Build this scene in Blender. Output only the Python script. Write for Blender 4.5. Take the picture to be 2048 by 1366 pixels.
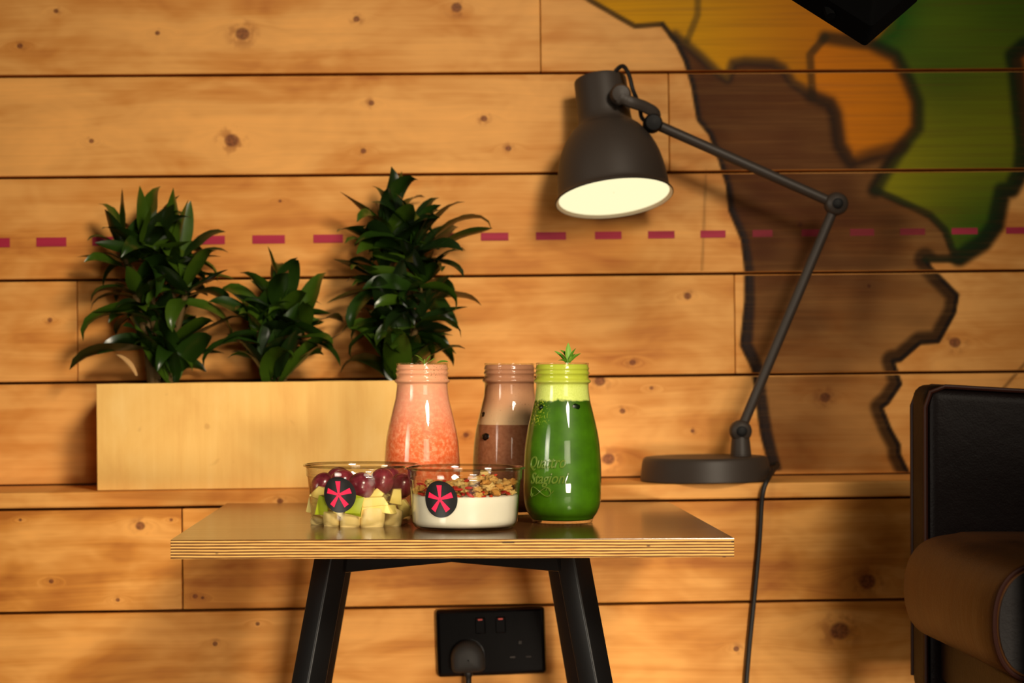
import bpy, bmesh, math, random
import numpy as np
from mathutils import Vector, Matrix

for _o in list(bpy.data.objects):
    bpy.data.objects.remove(_o)
scene = bpy.context.scene
COL = scene.collection
R = math.radians
pi = math.pi

# ------------------------------------------------------------------ camera
F = 4085.0                       # focal length in pixels of the 2048 px wide frame
EYE = Vector((0.0, 0.0, 0.63))
PITCH = math.atan(58 / F)        # horizon sits at y = 741
cam_data = bpy.data.cameras.new('camera')
cam = bpy.data.objects.new('camera', cam_data)
COL.objects.link(cam)
cam.location = EYE
cam.rotation_euler = (pi / 2 + PITCH, 0, 0)
cam_data.sensor_width = 36.0
cam_data.lens = F * 36.0 / 2048.0
cam_data.clip_start = 0.05
cam_data.dof.use_dof = True
cam_data.dof.focus_distance = 2.33
cam_data.dof.aperture_fstop = 6.0
scene.camera = cam

# ------------------------------------------------------------------ world and lights
world = bpy.data.worlds.new('room_ambience')
scene.world = world
world.use_nodes = True
bg = world.node_tree.nodes['Background']
bg.inputs[0].default_value = (1.0, 0.80, 0.58, 1)
bg.inputs[1].default_value = 0.015


def area_light(name, loc, target, sx, sy, power, color, spread=180, roll=0.0):
    ld = bpy.data.lights.new(name, 'AREA')
    ld.shape = 'RECTANGLE'
    ld.size = sx
    ld.size_y = sy
    ld.energy = power
    ld.color = color
    ld.spread = R(spread)
    o = bpy.data.objects.new(name, ld)
    COL.objects.link(o)
    o.location = loc
    q = (Vector(target) - Vector(loc)).to_track_quat('-Z', 'Y')
    o.rotation_euler = (q @ Matrix.Rotation(roll, 3, 'Z').to_quaternion()).to_euler()
    return o


area_light('key_softbox', (1.00, 0.0, 2.05), (-0.37, 2.90, 0.70), 0.60, 0.60, 6.5, (1.0, 0.86, 0.67), 42, R(45))
area_light('soft_fill', (0.95, -1.2, 1.10), (-0.20, 2.90, 0.55), 1.2, 0.8, 1.5, (1.0, 0.86, 0.67), 42)  # unseen soft light, added as a mild fill
area_light('strip_light', (-2.0, 0.6, 1.0), (0.06, 2.45, 0.54), 0.70, 1.3, 1.5, (1.0, 0.9, 0.74), 26)
# unseen low, wide fill added to brighten the boards under the table
area_light('low_fill', (1.00, -0.8, 0.20), (-0.06, 2.83, 0.12), 0.9, 0.22, 2.5, (1.0, 0.86, 0.67), 23)

scene.view_settings.view_transform = 'Standard'
scene.view_settings.look = 'None'
scene.view_settings.gamma = 1.0
scene.view_settings.use_curve_mapping = False
scene.view_settings.exposure = -0.12

# ------------------------------------------------------------------ measuring helpers
CP, SP = math.cos(PITCH), math.sin(PITCH)


def ray(px, py):
    a, c = (px - 1024) / F, (683 - py) / F
    return Vector((a, CP - c * SP, SP + c * CP))


def at(px, py, depth):
    return EYE + ray(px, py) * depth


# the timber wall: u along it, v up, n out of it (it is yawed 2 degrees and leans 0.65 degrees)
YAW, TILT = R(2.0), R(0.66)
n_w = Vector((math.sin(YAW), -math.cos(YAW), 0))
u_w = (Vector((math.cos(YAW), math.sin(YAW), 0)) * math.cos(TILT) + Vector((0, 0, 1)) * math.sin(TILT)).normalized()
v_w = n_w.cross(u_w).normalized()
O_w = Vector((0, 3.0, EYE.z))
WM = Matrix(((u_w.x, -n_w.x, v_w.x, O_w.x), (u_w.y, -n_w.y, v_w.y, O_w.y), (u_w.z, -n_w.z, v_w.z, O_w.z), (0, 0, 0, 1)))
# local wall coordinates: x = u, y = -distance out of the wall, z = v


def wuv(px, py, d=0.0):
    """pixel of the photograph -> (u, v) on the plane d metres out of the wall"""
    r = ray(px, py)
    t = ((O_w + n_w * d) - EYE).dot(n_w) / r.dot(n_w)
    p = EYE + r * t - O_w
    return p.dot(u_w), p.dot(v_w)


def wl(px, py, d):
    u, v = wuv(px, py, d)
    return Vector((u, -d, v))


def put(o, m):
    o.matrix_world = m
    return o


# ------------------------------------------------------------------ object helpers
def new_mesh(name, verts, faces, mat=None, smooth=False):
    me = bpy.data.meshes.new(name)
    me.from_pydata([tuple(v) for v in verts], [], faces)
    me.update()
    if mat:
        me.materials.append(mat)
    if smooth:
        me.polygons.foreach_set('use_smooth', [True] * len(me.polygons))
    return me


def obj(name, me, parent=None, mat=None):
    o = bpy.data.objects.new(name, me)
    COL.objects.link(o)
    if parent is not None:
        o.parent = parent
    if mat is not None and me is not None:
        me.materials.clear()
        me.materials.append(mat)
    return o


def tag(o, label=None, cat=None, group=None, kind=None):
    if label:
        o['label'] = label
    if cat:
        o['category'] = cat
    if group:
        o['group'] = group
    if kind:
        o['kind'] = kind
    return o


def thing(name, label, cat, m=None, group=None):
    o = bpy.data.objects.new(name, None)
    COL.objects.link(o)
    o.empty_display_size = 0.02
    if m is not None:
        o.matrix_world = m
    return tag(o, label, cat, group)


class MB:
    """collects shapes into one mesh"""

    def __init__(self):
        self.v, self.f = [], []

    def add(self, vs, fs, m=None):
        b = len(self.v)
        for p in vs:
            p = Vector(p)
            self.v.append(m @ p if m is not None else p)
        self.f += [[i + b for i in q] for q in fs]
        return self

    def box(self, x0, x1, y0, y1, z0, z1, m=None):
        vs = [(x, y, z) for z in (z0, z1) for y in (y0, y1) for x in (x0, x1)]
        fs = [(0, 2, 3, 1), (4, 5, 7, 6), (0, 1, 5, 4), (2, 6, 7, 3), (0, 4, 6, 2), (1, 3, 7, 5)]
        return self.add(vs, fs, m)

    def lathe(self, prof, seg=48, m=None, close_bottom=True, close_top=False):
        vs, fs = [], []
        n = len(prof)
        for r, z in prof:
            for k in range(seg):
                a = 2 * pi * k / seg
                vs.append((r * math.cos(a), r * math.sin(a), z))
        for i in range(n - 1):
            for k in range(seg):
                k2 = (k + 1) % seg
                fs.append((i * seg + k, i * seg + k2, (i + 1) * seg + k2, (i + 1) * seg + k))
        if close_bottom:
            fs.append(tuple(range(seg - 1, -1, -1)))
        if close_top:
            fs.append(tuple((n - 1) * seg + k for k in range(seg)))
        return self.add(vs, fs, m)

    def tube(self, path, rad, seg=10, m=None, square=False, flat=1.0):
        path = [Vector(p) for p in path]
        n = len(path)
        rads = rad if isinstance(rad, (list, tuple)) else [rad] * n
        vs, fs = [], []
        up = None
        for i, p in enumerate(path):
            t = (path[min(i + 1, n - 1)] - path[max(i - 1, 0)]).normalized()
            if up is None:
                up = Vector((0, 1, 0)) if abs(t.y) < 0.9 else Vector((1, 0, 0))
            s = t.cross(up).normalized()
            up = s.cross(t).normalized()
            for k in range(seg):
                a = 2 * pi * k / seg + (pi / seg if square else 0)
                vs.append(p + (s * math.cos(a) + up * math.sin(a) * flat) * rads[i])
        for i in range(n - 1):
            for k in range(seg):
                k2 = (k + 1) % seg
                fs.append((i * seg + k, i * seg + k2, (i + 1) * seg + k2, (i + 1) * seg + k))
        fs.append(tuple(range(seg - 1, -1, -1)))
        fs.append(tuple((n - 1) * seg + k for k in range(seg)))
        return self.add(vs, fs, m)

    def mesh(self, name, mat=None, smooth=False, bevel=0.0, bseg=2, angle=35):
        me = new_mesh(name, self.v, self.f, mat)
        bm = bmesh.new()
        bm.from_mesh(me)
        bmesh.ops.recalc_face_normals(bm, faces=bm.faces)
        if bevel > 0:
            es = [e for e in bm.edges if len(e.link_faces) == 2 and e.calc_face_angle(0) > R(30)]
            bmesh.ops.bevel(bm, geom=es, offset=bevel, segments=bseg, profile=0.5, affect='EDGES', clamp_overlap=True)
        if smooth:
            for f in bm.faces:
                f.smooth = True
            for e in bm.edges:
                if len(e.link_faces) == 2 and e.calc_face_angle(0) > R(angle):
                    e.smooth = False
        bm.to_mesh(me)
        bm.free()
        return me

    def build(self, name, mat, parent=None, **kw):
        return obj(name, self.mesh(name, mat, **kw), parent)


def catmull(pts, n=6):
    pts = [Vector(p) for p in pts]
    out = []
    for i in range(len(pts) - 1):
        p0, p1, p2, p3 = pts[max(i - 1, 0)], pts[i], pts[i + 1], pts[min(i + 2, len(pts) - 1)]
        for k in range(n):
            t = k / n
            out.append(0.5 * ((2 * p1) + (p2 - p0) * t + (2 * p0 - 5 * p1 + 4 * p2 - p3) * t * t + (3 * p1 - p0 - 3 * p2 + p3) * t ** 3))
    out.append(pts[-1])
    return out


def smooth_profile(prof, n=5):
    return [(max(p.x, 0.0), p.y) for p in catmull([Vector((r, z, 0)) for r, z in prof], n)]


# ------------------------------------------------------------------ material helpers
def srgb(r, g, b):
    def c(x):
        x /= 255.0
        return x / 12.92 if x <= 0.04045 else ((x + 0.055) / 1.055) ** 2.4
    return (c(r), c(g), c(b), 1.0)


class NT:
    def __init__(self, name):
        self.mat = bpy.data.materials.new(name)
        self.mat.use_nodes = True
        self.t = self.mat.node_tree
        self.p = self.t.nodes['Principled BSDF']
        self.out = self.t.nodes['Material Output']

    def node(self, kind, **kw):
        n = self.t.nodes.new(kind)
        for k, v in kw.items():
            setattr(n, k, v)
        return n

    def link(self, a, b):
        self.t.links.new(a, b)

    def setin(self, sock, val):
        if isinstance(val, bpy.types.NodeSocket):
            self.link(val, sock)
        else:
            sock.default_value = val

    def math(self, op, a, b=None, c=None, clamp=False):
        n = self.node('ShaderNodeMath', operation=op)
        n.use_clamp = clamp
        self.setin(n.inputs[0], a)
        if b is not None:
            self.setin(n.inputs[1], b)
        if c is not None:
            self.setin(n.inputs[2], c)
        return n.outputs[0]

    def step(self, x, a, b, lo=0.0, hi=1.0):
        n = self.node('ShaderNodeMapRange', interpolation_type='SMOOTHSTEP')
        self.setin(n.inputs[0], x)
        for i, val in zip((1, 2, 3, 4), (a, b, lo, hi)):
            self.setin(n.inputs[i], val)
        return n.outputs[0]

    def mix(self, f, a, b, mode='MIX'):
        n = self.node('ShaderNodeMix', data_type='RGBA', blend_type=mode)
        self.setin(n.inputs[0], f)
        self.setin(n.inputs[6], a)
        self.setin(n.inputs[7], b)
        return n.outputs[2]

    def noise(self, vec, scale=1.0, detail=2.0, rough=0.5, dist=0.0):
        n = self.node('ShaderNodeTexNoise')
        self.link(vec, n.inputs['Vector'])
        n.inputs['Scale'].default_value = scale
        n.inputs['Detail'].default_value = detail
        n.inputs['Roughness'].default_value = rough
        n.inputs['Distortion'].default_value = dist
        return n.outputs[0]

    def xyz(self, x, y, z):
        n = self.node('ShaderNodeCombineXYZ')
        for i, val in enumerate((x, y, z)):
            self.setin(n.inputs[i], val)
        return n.outputs[0]

    def coords(self):
        tc = self.node('ShaderNodeTexCoord')
        s = self.node('ShaderNodeSeparateXYZ')
        self.link(tc.outputs['Object'], s.inputs[0])
        return tc.outputs['Object'], s.outputs[0], s.outputs[1], s.outputs[2]

    def ramp(self, f, stops):
        n = self.node('ShaderNodeValToRGB')
        e = n.color_ramp.elements
        while len(e) < len(stops):
            e.new(0.5)
        for i, (pos, c) in enumerate(stops):
            e[i].position = pos
            e[i].color = c
        self.setin(n.inputs[0], f)
        return n.outputs[0]

    def bump(self, h, strength=0.3, dist=0.002):
        n = self.node('ShaderNodeBump')
        n.inputs['Strength'].default_value = strength
        n.inputs['Distance'].default_value = dist
        self.link(h, n.inputs['Height'])
        self.link(n.outputs[0], self.p.inputs['Normal'])

    def base(self, c, rough=0.5, spec=0.5):
        self.setin(self.p.inputs['Base Color'], c)
        self.setin(self.p.inputs['Roughness'], rough)
        self.p.inputs['Specular IOR Level'].default_value = spec
        return self.mat


def plain(name, c, rough=0.5, spec=0.5, metal=0.0, bump=0.0, bscale=400, var=0.0):
    m = NT(name)
    vec, x, y, z = m.coords()
    col = c
    nz = m.noise(vec, bscale, 3)
    if var > 0:
        col = m.mix(m.noise(vec, bscale * 0.15, 3), tuple(k * (1 - var) for k in c[:3]) + (1,), tuple(min(1, k * (1 + var)) for k in c[:3]) + (1,))
    if bump > 0:
        m.bump(nz, bump, 0.001)
    m.p.inputs['Metallic'].default_value = metal
    return m.base(col, rough, spec)


def pine(name, knots=(), light=srgb(226, 162, 86), mid=srgb(208, 138, 62), dark=srgb(180, 106, 40), seed=0.0):
    """pine board in wall coordinates; knots = (u, v, radius)"""
    m = NT(name)
    vec, x, y, z = m.coords()
    oi = m.node('ShaderNodeObjectInfo')
    rnd = m.math('MULTIPLY', oi.outputs['Random'], 37.0)
    slow = m.noise(m.xyz(m.math('MULTIPLY_ADD', x, 1.6, rnd), seed, m.math('MULTIPLY', z, 7.0)), 1.0, 2)
    w = m.math('MULTIPLY_ADD', slow, 0.055, z)
    kmask, khalo = 0.0, 0.0
    for (ku, kv, kr) in knots:
        dx = m.math('SUBTRACT', x, ku)
        dz = m.math('SUBTRACT', z, kv)
        d2 = m.math('MULTIPLY_ADD', dx, dx, m.math('MULTIPLY', m.math('MULTIPLY', dz, dz), 1.25))
        d = m.math('SQRT', d2)
        ell = m.math('SQRT', m.math('MULTIPLY_ADD', m.math('MULTIPLY', dx, dx), 0.14, m.math('MULTIPLY', dz, dz)))
        pull = m.math('MULTIPLY', m.step(ell, 0.4 * kr, 2.6 * kr, 1.0, 0.0), 0.85)
        w = m.math('ADD', m.math('MULTIPLY', w, m.math('SUBTRACT', 1.0, pull)), m.math('MULTIPLY', pull, m.math('ADD', ell, kv)))
        dn = m.math('DIVIDE', d, kr)
        kmask = m.math('MAXIMUM', kmask, m.step(dn, 0.62, 1.05, 1.0, 0.0))
        khalo = m.math('MAXIMUM', khalo, m.step(dn, 0.9, 2.6, 1.0, 0.0))
    wob = m.noise(m.xyz(m.math('MULTIPLY_ADD', x, 3.0, rnd), 1.7, m.math('MULTIPLY', w, 30.0)), 1.0, 2)
    broad = m.noise(m.xyz(m.math('MULTIPLY_ADD', x, 0.9, rnd), seed + 3.1, m.math('MULTIPLY', w, 34.0)), 1.0, 3, 0.55)
    fine = m.noise(m.xyz(m.math('MULTIPLY_ADD', x, 5.0, rnd), seed + 9.3, m.math('MULTIPLY', w, 260.0)), 1.0, 3, 0.6)
    patch = m.noise(m.xyz(m.math('MULTIPLY_ADD', x, 7.0, rnd), seed, m.math('MULTIPLY', z, 15.0)), 1.0, 3, 0.6, 0.4)
    g = m.math('ADD', m.math('MULTIPLY', broad, 0.46), m.math('ADD', m.math('MULTIPLY', fine, 0.14), m.math('MULTIPLY', patch, 0.66)))
    g = m.math('ADD', g, m.math('MULTIPLY', m.math('SUBTRACT', oi.outputs['Random'], 0.5), 0.10))
    g = m.math('ADD', g, m.math('MULTIPLY', wob, 0.05))
    col = m.ramp(g, [(0.46, dark), (0.59, mid), (0.72, light), (0.86, tuple(min(1, c * 1.16) for c in light[:3]) + (1,))])
    if knots:
        kcol = m.ramp(m.noise(vec, 240, 2), [(0.35, srgb(88, 40, 22)), (0.7, srgb(140, 78, 40))])
        col = m.mix(m.math('MULTIPLY', khalo, m.step(m.noise(vec, 55, 2), 0.42, 0.62, 0.0, 0.6)), col, srgb(150, 84, 30))
        col = m.mix(m.math('MULTIPLY', kmask, 0.85), col, kcol)
    m.bump(fine, 0.12, 0.0012)
    return m.base(col, 0.55, 0.2)


def glass_mat(name, tint=(0.97, 0.98, 0.95), edge=(0.62, 0.66, 0.55), ior=1.46, rough=0.015, refl=1.0):
    """thin clear wall: see-through, with Fresnel reflection and a darker rim where the wall is seen edge-on"""
    m = NT(name)
    lw = m.node('ShaderNodeLayerWeight')
    lw.inputs['Blend'].default_value = 0.5
    fac = lw.outputs['Facing']
    tr = m.node('ShaderNodeBsdfTransparent')
    m.link(m.mix(m.math('POWER', fac, 4.0), tint + (1,), edge + (1,)), tr.inputs[0])
    gl = m.node('ShaderNodeBsdfGlossy')
    gl.inputs['Roughness'].default_value = rough
    f0 = ((ior - 1) / (ior + 1)) ** 2
    fr = m.math('MULTIPLY_ADD', m.math('POWER', fac, 5.0), 1 - f0, f0)
    mx = m.node('ShaderNodeMixShader')
    m.link(m.math('MULTIPLY', fr, refl, clamp=True), mx.inputs[0])
    m.link(tr.outputs[0], mx.inputs[1])
    m.link(gl.outputs[0], mx.inputs[2])
    m.link(mx.outputs[0], m.out.inputs[0])
    return m.mat


BLACK_METAL = plain('black_steel', srgb(14, 13, 13), 0.38, 0.4, bump=0.05, bscale=900)
LAMP_METAL = plain('charcoal_lacquer', srgb(54, 46, 40), 0.5, 0.35, bump=0.03, bscale=900)
LAMP_DARK = plain('black_plastic', srgb(10, 9, 9), 0.6, 0.25)
CORD = plain('black_cord', srgb(20, 17, 15), 0.55, 0.4)
GAP = plain('dark_gap', srgb(96, 54, 20), 0.9, 0.1)

# ------------------------------------------------------------------ room shell
floor_m = pine('floor_boards', light=srgb(150, 105, 66), mid=srgb(126, 84, 50), dark=srgb(96, 60, 34))
fl = MB().box(-4, 4, -3.5, 2.86, -0.05, 0).build('floor', floor_m)
tag(fl, kind='structure')
LEDGE = 0.172                                            # how far the bench ledge stands out
SEAM = [wuv(1024, y)[1] for y in (146.5, 347.5, 551.5, 755, 958.5)]
PITCHV = 0.1493
wb = MB().box(-1.5, 1.6, 0.0212, 0.06, -0.16, 0.95).build('wall_back', GAP)
put(wb, WM)
tag(wb, kind='structure')


def knot_list(pts, d=0.0):
    return [(*wuv(px, py, d), r * 0.00072) for px, py, r in pts]


ROWK = {
    0: [(485, 68, 17), (112, 22, 6), (40, 92, 7), (315, 66, 6), (713, 38, 8), (913, 15, 13)],
    1: [(463, 281, 17), (183, 282, 6), (743, 206, 7), (968, 237, 8), (727, 302, 7), (1017, 297, 7)],
    2: [(1600, 450, 6), (560, 402, 4)],
    3: [(1375, 592, 9), (1910, 685, 14), (1265, 725, 8), (1738, 572, 5), (100, 640, 6)],
    4: [(1200, 762, 13), (1245, 822, 7), (1303, 776, 5), (1385, 862, 5), (1650, 795, 13), (1217, 918, 15), (932, 870, 7)],
}
G = 0.0019


def plank(parent, u0, u1, v0, v1, d, mat, th=0.021, name='plank'):
    b = MB().box(u0, u1, -d, -d + th, v0, v1)
    o = b.build(name, mat, parent, bevel=0.0016, bseg=2)
    return o


rng = random.Random(4)
rows = [(SEAM[0], SEAM[0] + PITCHV, 0, [wuv(1081, 80)[0]]),
        (SEAM[1], SEAM[0], 1, [wuv(1338, 250)[0]]),
        (SEAM[2], SEAM[1], 2, []),
        (SEAM[3], SEAM[2], 3, [wuv(155, 720)[0], wuv(1470, 650)[0]]),
        (SEAM[4], SEAM[3], 4, []),
        (SEAM[0] + PITCHV, SEAM[0] + 2 * PITCHV, 5, [0.3]),
        (SEAM[0] + 2 * PITCHV, SEAM[0] + 3 * PITCHV, 6, [-0.2])]
PLANK_ROWS = []
for v0, v1, k, joints in rows:
    mat = pine('pine_row_%d' % k, knot_list(ROWK.get(k, [])), seed=k * 5.3)
    ends = [-1.5] + joints + [1.6]
    for a, b in zip(ends[:-1], ends[1:]):
        plank(wb, a + (0.0005 if a > -1.5 else 0), b - (0.0005 if b < 1.6 else 0), v0 + G, v1 - G, 0.0, mat)
    PLANK_ROWS.append((v0 + G + 0.001, v1 - G - 0.001))

# bench under the wall: backing, top board, front boards
VT = wuv(1024, 958.5)[1] - 0.0005                        # ledge top
bench = MB().box(-1.5, 1.6, -LEDGE + 0.0225, 0.06, VT - 0.47, VT - 0.0225).build('wall_bench', GAP)
put(bench, WM)
tag(bench, kind='structure')
topm = pine('pine_ledge', knot_list([(560, 1002, 7)], LEDGE), seed=41.0, light=srgb(226, 162, 84), mid=srgb(206, 134, 58))
MB().box(-1.5, 1.6, -LEDGE, 0.02, VT - 0.0215, VT).build('ledge_board', topm, bench, bevel=0.003, bseg=3)
LV = [VT - 0.0235, wuv(1024, 1212, LEDGE)[1], wuv(1024, 1212, LEDGE)[1] - 0.147, wuv(1024, 1212, LEDGE)[1] - 0.294]
LK = {0: [(280, 1052, 11), (102, 1163, 6), (235, 1200, 5), (40, 1040, 4), (342, 1040, 4), (1735, 1163, 20), (390, 1193, 6), (405, 1196, 4)],
      1: [(430, 1288, 6), (1680, 1262, 23), (1473, 1298, 7), (515, 1248, 5)], 2: []}
for k, joints in ((0, [wuv(364, 1120, LEDGE)[0]]), (1, []), (2, [0.1])):
    mat = pine('pine_bench_%d' % k, [(*wuv(px, py, LEDGE), r * 0.00069) for px, py, r in LK[k]], seed=60 + k * 7.7,
               light=srgb(228, 162, 82), mid=srgb(206, 136, 56), dark=srgb(172, 102, 34))
    ends = [-1.5] + joints + [1.6]
    for a, b in zip(ends[:-1], ends[1:]):
        plank(bench, a + (0.0008 if a > -1.5 else 0), b - (0.0008 if b < 1.6 else 0), LV[k + 1] + 0.0022, LV[k] - 0.0015, LEDGE - 0.002, mat)

# ------------------------------------------------------------------ painted map on the wall
PX0, PX1, PY0, PY1 = 1150, 2230, -40, 960


def wpoly(pts):
    return np.array([wuv(px, py) for px, py in pts])


def inside(P, poly):
    x, y = P[:, 0], P[:, 1]
    r = np.zeros(len(P), bool)
    n = len(poly)
    for i in range(n):
        x1, y1 = poly[i]
        x2, y2 = poly[(i + 1) % n]
        if y1 == y2:
            continue
        c = ((y1 > y) != (y2 > y)) & (x < (x2 - x1) * (y - y1) / (y2 - y1) + x1)
        r ^= c
    return r


def pdist(P, line, closed=False):
    d = np.full(len(P), 1e9)
    n = len(line)
    for i in range(n if closed else n - 1):
        a, b = line[i], line[(i + 1) % n]
        ab = b - a
        t = np.clip(((P - a) @ ab) / max(ab @ ab, 1e-12), 0, 1)
        d = np.minimum(d, np.linalg.norm(P - (a + t[:, None] * ab), axis=1))
    return d


def build_map(parent):
    u0, v1 = wuv(PX0, PY0)
    u1, v0 = wuv(PX1, PY1)
    S = 0.0026
    us = np.arange(u0, u1, S)
    nz = np.random.RandomState(3)
    coast = [(1150, -20), (1180, 0), (1240, 35), (1270, 52), (1325, 48), (1350, 80), (1370, 120), (1385, 170), (1397, 240), (1420, 268), (1440, 320),
             (1455, 370), (1460, 420), (1485, 480), (1492, 540), (1492, 600), (1483, 690), (1507, 740), (1512, 790), (1524, 870), (1542, 940)]
    inner = [(1350, 70), (1400, 112), (1432, 142), (1455, 158), (1466, 126), (1490, 122), (1545, 125), (1566, 136), (1585, 165), (1625, 192), (1660, 206),
             (1671, 226), (1680, 290), (1702, 324)]
    brown = coast[5:] + [(1815, 945), (1797, 908), (1797, 890), (1780, 860), (1762, 815), (1775, 805), (1800, 768), (1785, 722), (1800, 720), (1840, 685),
                         (1876, 683), (1908, 625), (1914, 590), (1860, 535), (1850, 518), (1912, 518), (1905, 500), (1890, 460), (1860, 430), (1800, 402), (1750, 380),
                         (1772, 342), (1802, 292), (1740, 311)] + inner[::-1]
    yellow = coast[:6] + inner[:10] + [(1622, 150), (1623, 100), (1650, 75), (1690, 69), (1740, 92), (1790, 60), (1810, -45), (1150, -45)]
    orange = [(1625, 192), (1620, 110), (1650, 75), (1682, 68), (1740, 90), (1790, 112), (1816, 160), (1832, 205), (1832, 255), (1800, 300), (1740, 311), (1702, 324),
              (1680, 290), (1671, 226), (1660, 206)]
    green = [(1740, 90), (1800, 20), (1810, -45), (2230, -45), (2230, 40), (2048, 92), (2024, 112), (2030, 140), (2046, 290), (2042, 340), (2022, 378), (2004, 382),
             (1996, 420), (1990, 450), (1965, 485), (1918, 518), (1905, 500), (1890, 460), (1860, 430), (1800, 402), (1750, 380), (1772, 342), (1802, 300), (1832, 255), (1832, 205), (1816, 160), (1790, 112)]
    orange2 = [(2026, 120), (2060, 95), (2230, 40), (2230, 300), (2052, 300), (2046, 280), (2034, 160)]
    right_edge = [(1850, 518), (1860, 535), (1914, 590), (1908, 625), (1876, 683), (1840, 685), (1800, 720), (1785, 722), (1800, 768), (1775, 805), (1762, 815), (1780, 860), (1797, 890), (1797, 908), (1815, 945)]
    green_right = [(2230, 40), (2048, 92), (2026, 112), (2032, 140), (2046, 290), (2042, 340), (2022, 378), (2004, 382), (1996, 420), (1990, 450), (1965, 485), (1918, 515)]
    green_low = [(1750, 380), (1800, 402), (1860, 430), (1890, 460), (1905, 500), (1918, 518), (1850, 518)]
    orange_right = [(1650, 75), (1740, 88), (1790, 112), (1816, 160), (1834, 205), (1834, 255), (1800, 300), (1772, 342), (1750, 380)]
    orange_left = [(1625, 192), (1620, 110), (1650, 75)]
    orange_bottom = [(1625, 192), (1660, 206), (1671, 226), (1680, 290), (1702, 324), (1740, 311), (1802, 292)]
    river = [(1396, -30), (1395, 30), (1374, 82)]
    pencil = [(1412, 340), (1404, 540)]
    pencil2 = [(1995, 790), (2060, 715)]
    verts, faces, cols = [], [], []

    def vnoise(P, scale, seed):
        rs = np.random.RandomState(seed)
        g = rs.rand(64, 64)
        q = P * scale + 17.3
        i = np.floor(q).astype(int)
        f = q - i
        f = f * f * (3 - 2 * f)
        a = g[i[:, 0] % 64, i[:, 1] % 64]
        b = g[(i[:, 0] + 1) % 64, i[:, 1] % 64]
        c = g[i[:, 0] % 64, (i[:, 1] + 1) % 64]
        e = g[(i[:, 0] + 1) % 64, (i[:, 1] + 1) % 64]
        return (a * (1 - f[:, 0]) + b * f[:, 0]) * (1 - f[:, 1]) + (c * (1 - f[:, 0]) + e * f[:, 0]) * f[:, 1]

    def region_cov(P, pts, feather):
        poly = wpoly(pts)
        d = pdist(P, poly, True) * np.where(inside(P, poly), 1, -1)
        return np.clip(d / feather * 0.5 + 0.5, 0, 1)

    def over(C, A, col, a):
        na = a + A * (1 - a)
        C[:] = np.where(na[:, None] > 1e-6, (np.asarray(col) * a[:, None] + C * (A * (1 - a))[:, None]) / np.maximum(na, 1e-6)[:, None], C)
        A[:] = na

    def line(P, C, A, pts, w, soft, col, a):
        d = pdist(P, wpoly(pts))
        m_ = np.clip((w + soft - d) / soft, 0, 1)
        over(C, A, col, m_ * m_ * (3 - 2 * m_) * a)

    def c3(r, g, b):
        return np.array(srgb(r, g, b)[:3])

    PXM = 0.00073
    for (a0, a1) in PLANK_ROWS[:5]:
        lo, hi = max(a0, v0), min(a1, v1)
        if hi <= lo:
            continue
        nv = max(2, int((hi - lo) / S) + 1)
        vs = np.linspace(lo, hi, nv)
        U, V = np.meshgrid(us, vs, indexing='ij')
        P = np.stack([U.ravel(), V.ravel()], 1)
        C = np.zeros((len(P), 3))
        A = np.zeros(len(P))
        n1, n2, n3 = vnoise(P, 9, 1), vnoise(P, 26, 2), vnoise(P, 5, 5)
        # brown stain, thinner towards the bottom right
        thin = np.clip((P[:, 0] - 0.42) / 0.2, 0, 1) * 0.25 + np.clip((0.15 - P[:, 1]) / 0.2, 0, 1) * 0.42
        over(C, A, c3(78, 40, 16) * (0.8 + 0.4 * n1)[:, None], region_cov(P, brown, 0.004) * (0.90 - thin) * (0.9 + 0.2 * n2 - 0.1))
        yel = c3(224, 160, 6)[None] * (1 - n1[:, None] * 0.25) + (c3(206, 118, 4) - c3(224, 160, 6))[None] * np.clip((P[:, 0] - 0.28) / 0.25, 0, 1)[:, None]
        over(C, A, yel, region_cov(P, yellow, 0.005) * 0.9)
        over(C, A, c3(214, 124, 6) * (0.85 + 0.3 * n1)[:, None], region_cov(P, orange, 0.005) * 0.88)
        ww = np.clip(0.75 * n3 + 0.45 * n1 - 0.35 + 0.9 * np.clip((0.34 - P[:, 1]) / 0.22, 0, 1) * np.clip((0.72 - P[:, 0]) / 0.16, 0, 1), 0, 1)
        gcol = c3(36, 96, 12)[None] * (0.6 + 0.6 * n1[:, None]) * (1 - ww[:, None]) + c3(164, 150, 10)[None] * ww[:, None]
        over(C, A, gcol, region_cov(P, green, 0.005) * 0.92)
        over(C, A, c3(190, 100, 20)[None] * np.ones((len(P), 1)), region_cov(P, orange2, 0.005) * 0.8)
        blk = c3(16, 14, 14)[None] * np.ones((len(P), 1))
        # outlines: brushed, dark and soft
        line(P, C, A, coast[:6], 0.0022, 0.003, blk, 0.75)
        inb = region_cov(P, brown, 0.002)
        dc = pdist(P, wpoly(coast[4:]))
        wid = 0.008 + 0.010 * np.clip((0.30 - P[:, 1]) / 0.25, 0, 1)
        over(C, A, c3(34, 28, 27)[None] * np.ones((len(P), 1)), inb * np.clip((wid - dc) / 0.006, 0, 1) * 0.85)
        line(P, C, A, coast[4:], 0.0012, 0.003, blk, 0.7)
        dr = pdist(P, wpoly(right_edge))
        over(C, A, c3(42, 26, 10)[None] * np.ones((len(P), 1)), inb * np.clip((0.020 - dr) / 0.008, 0, 1) * 0.72)
        line(P, C, A, right_edge, 0.0016, 0.003, blk, 0.85)
        line(P, C, A, inner, 0.0025, 0.010, c3(40, 30, 22)[None] * np.ones((len(P), 1)), 0.75)
        line(P, C, A, orange_right, 0.004, 0.013, c3(30, 28, 10)[None] * np.ones((len(P), 1)), 0.85)
        line(P, C, A, orange_left, 0.003, 0.006, c3(48, 38, 14)[None] * np.ones((len(P), 1)), 0.75)
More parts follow.
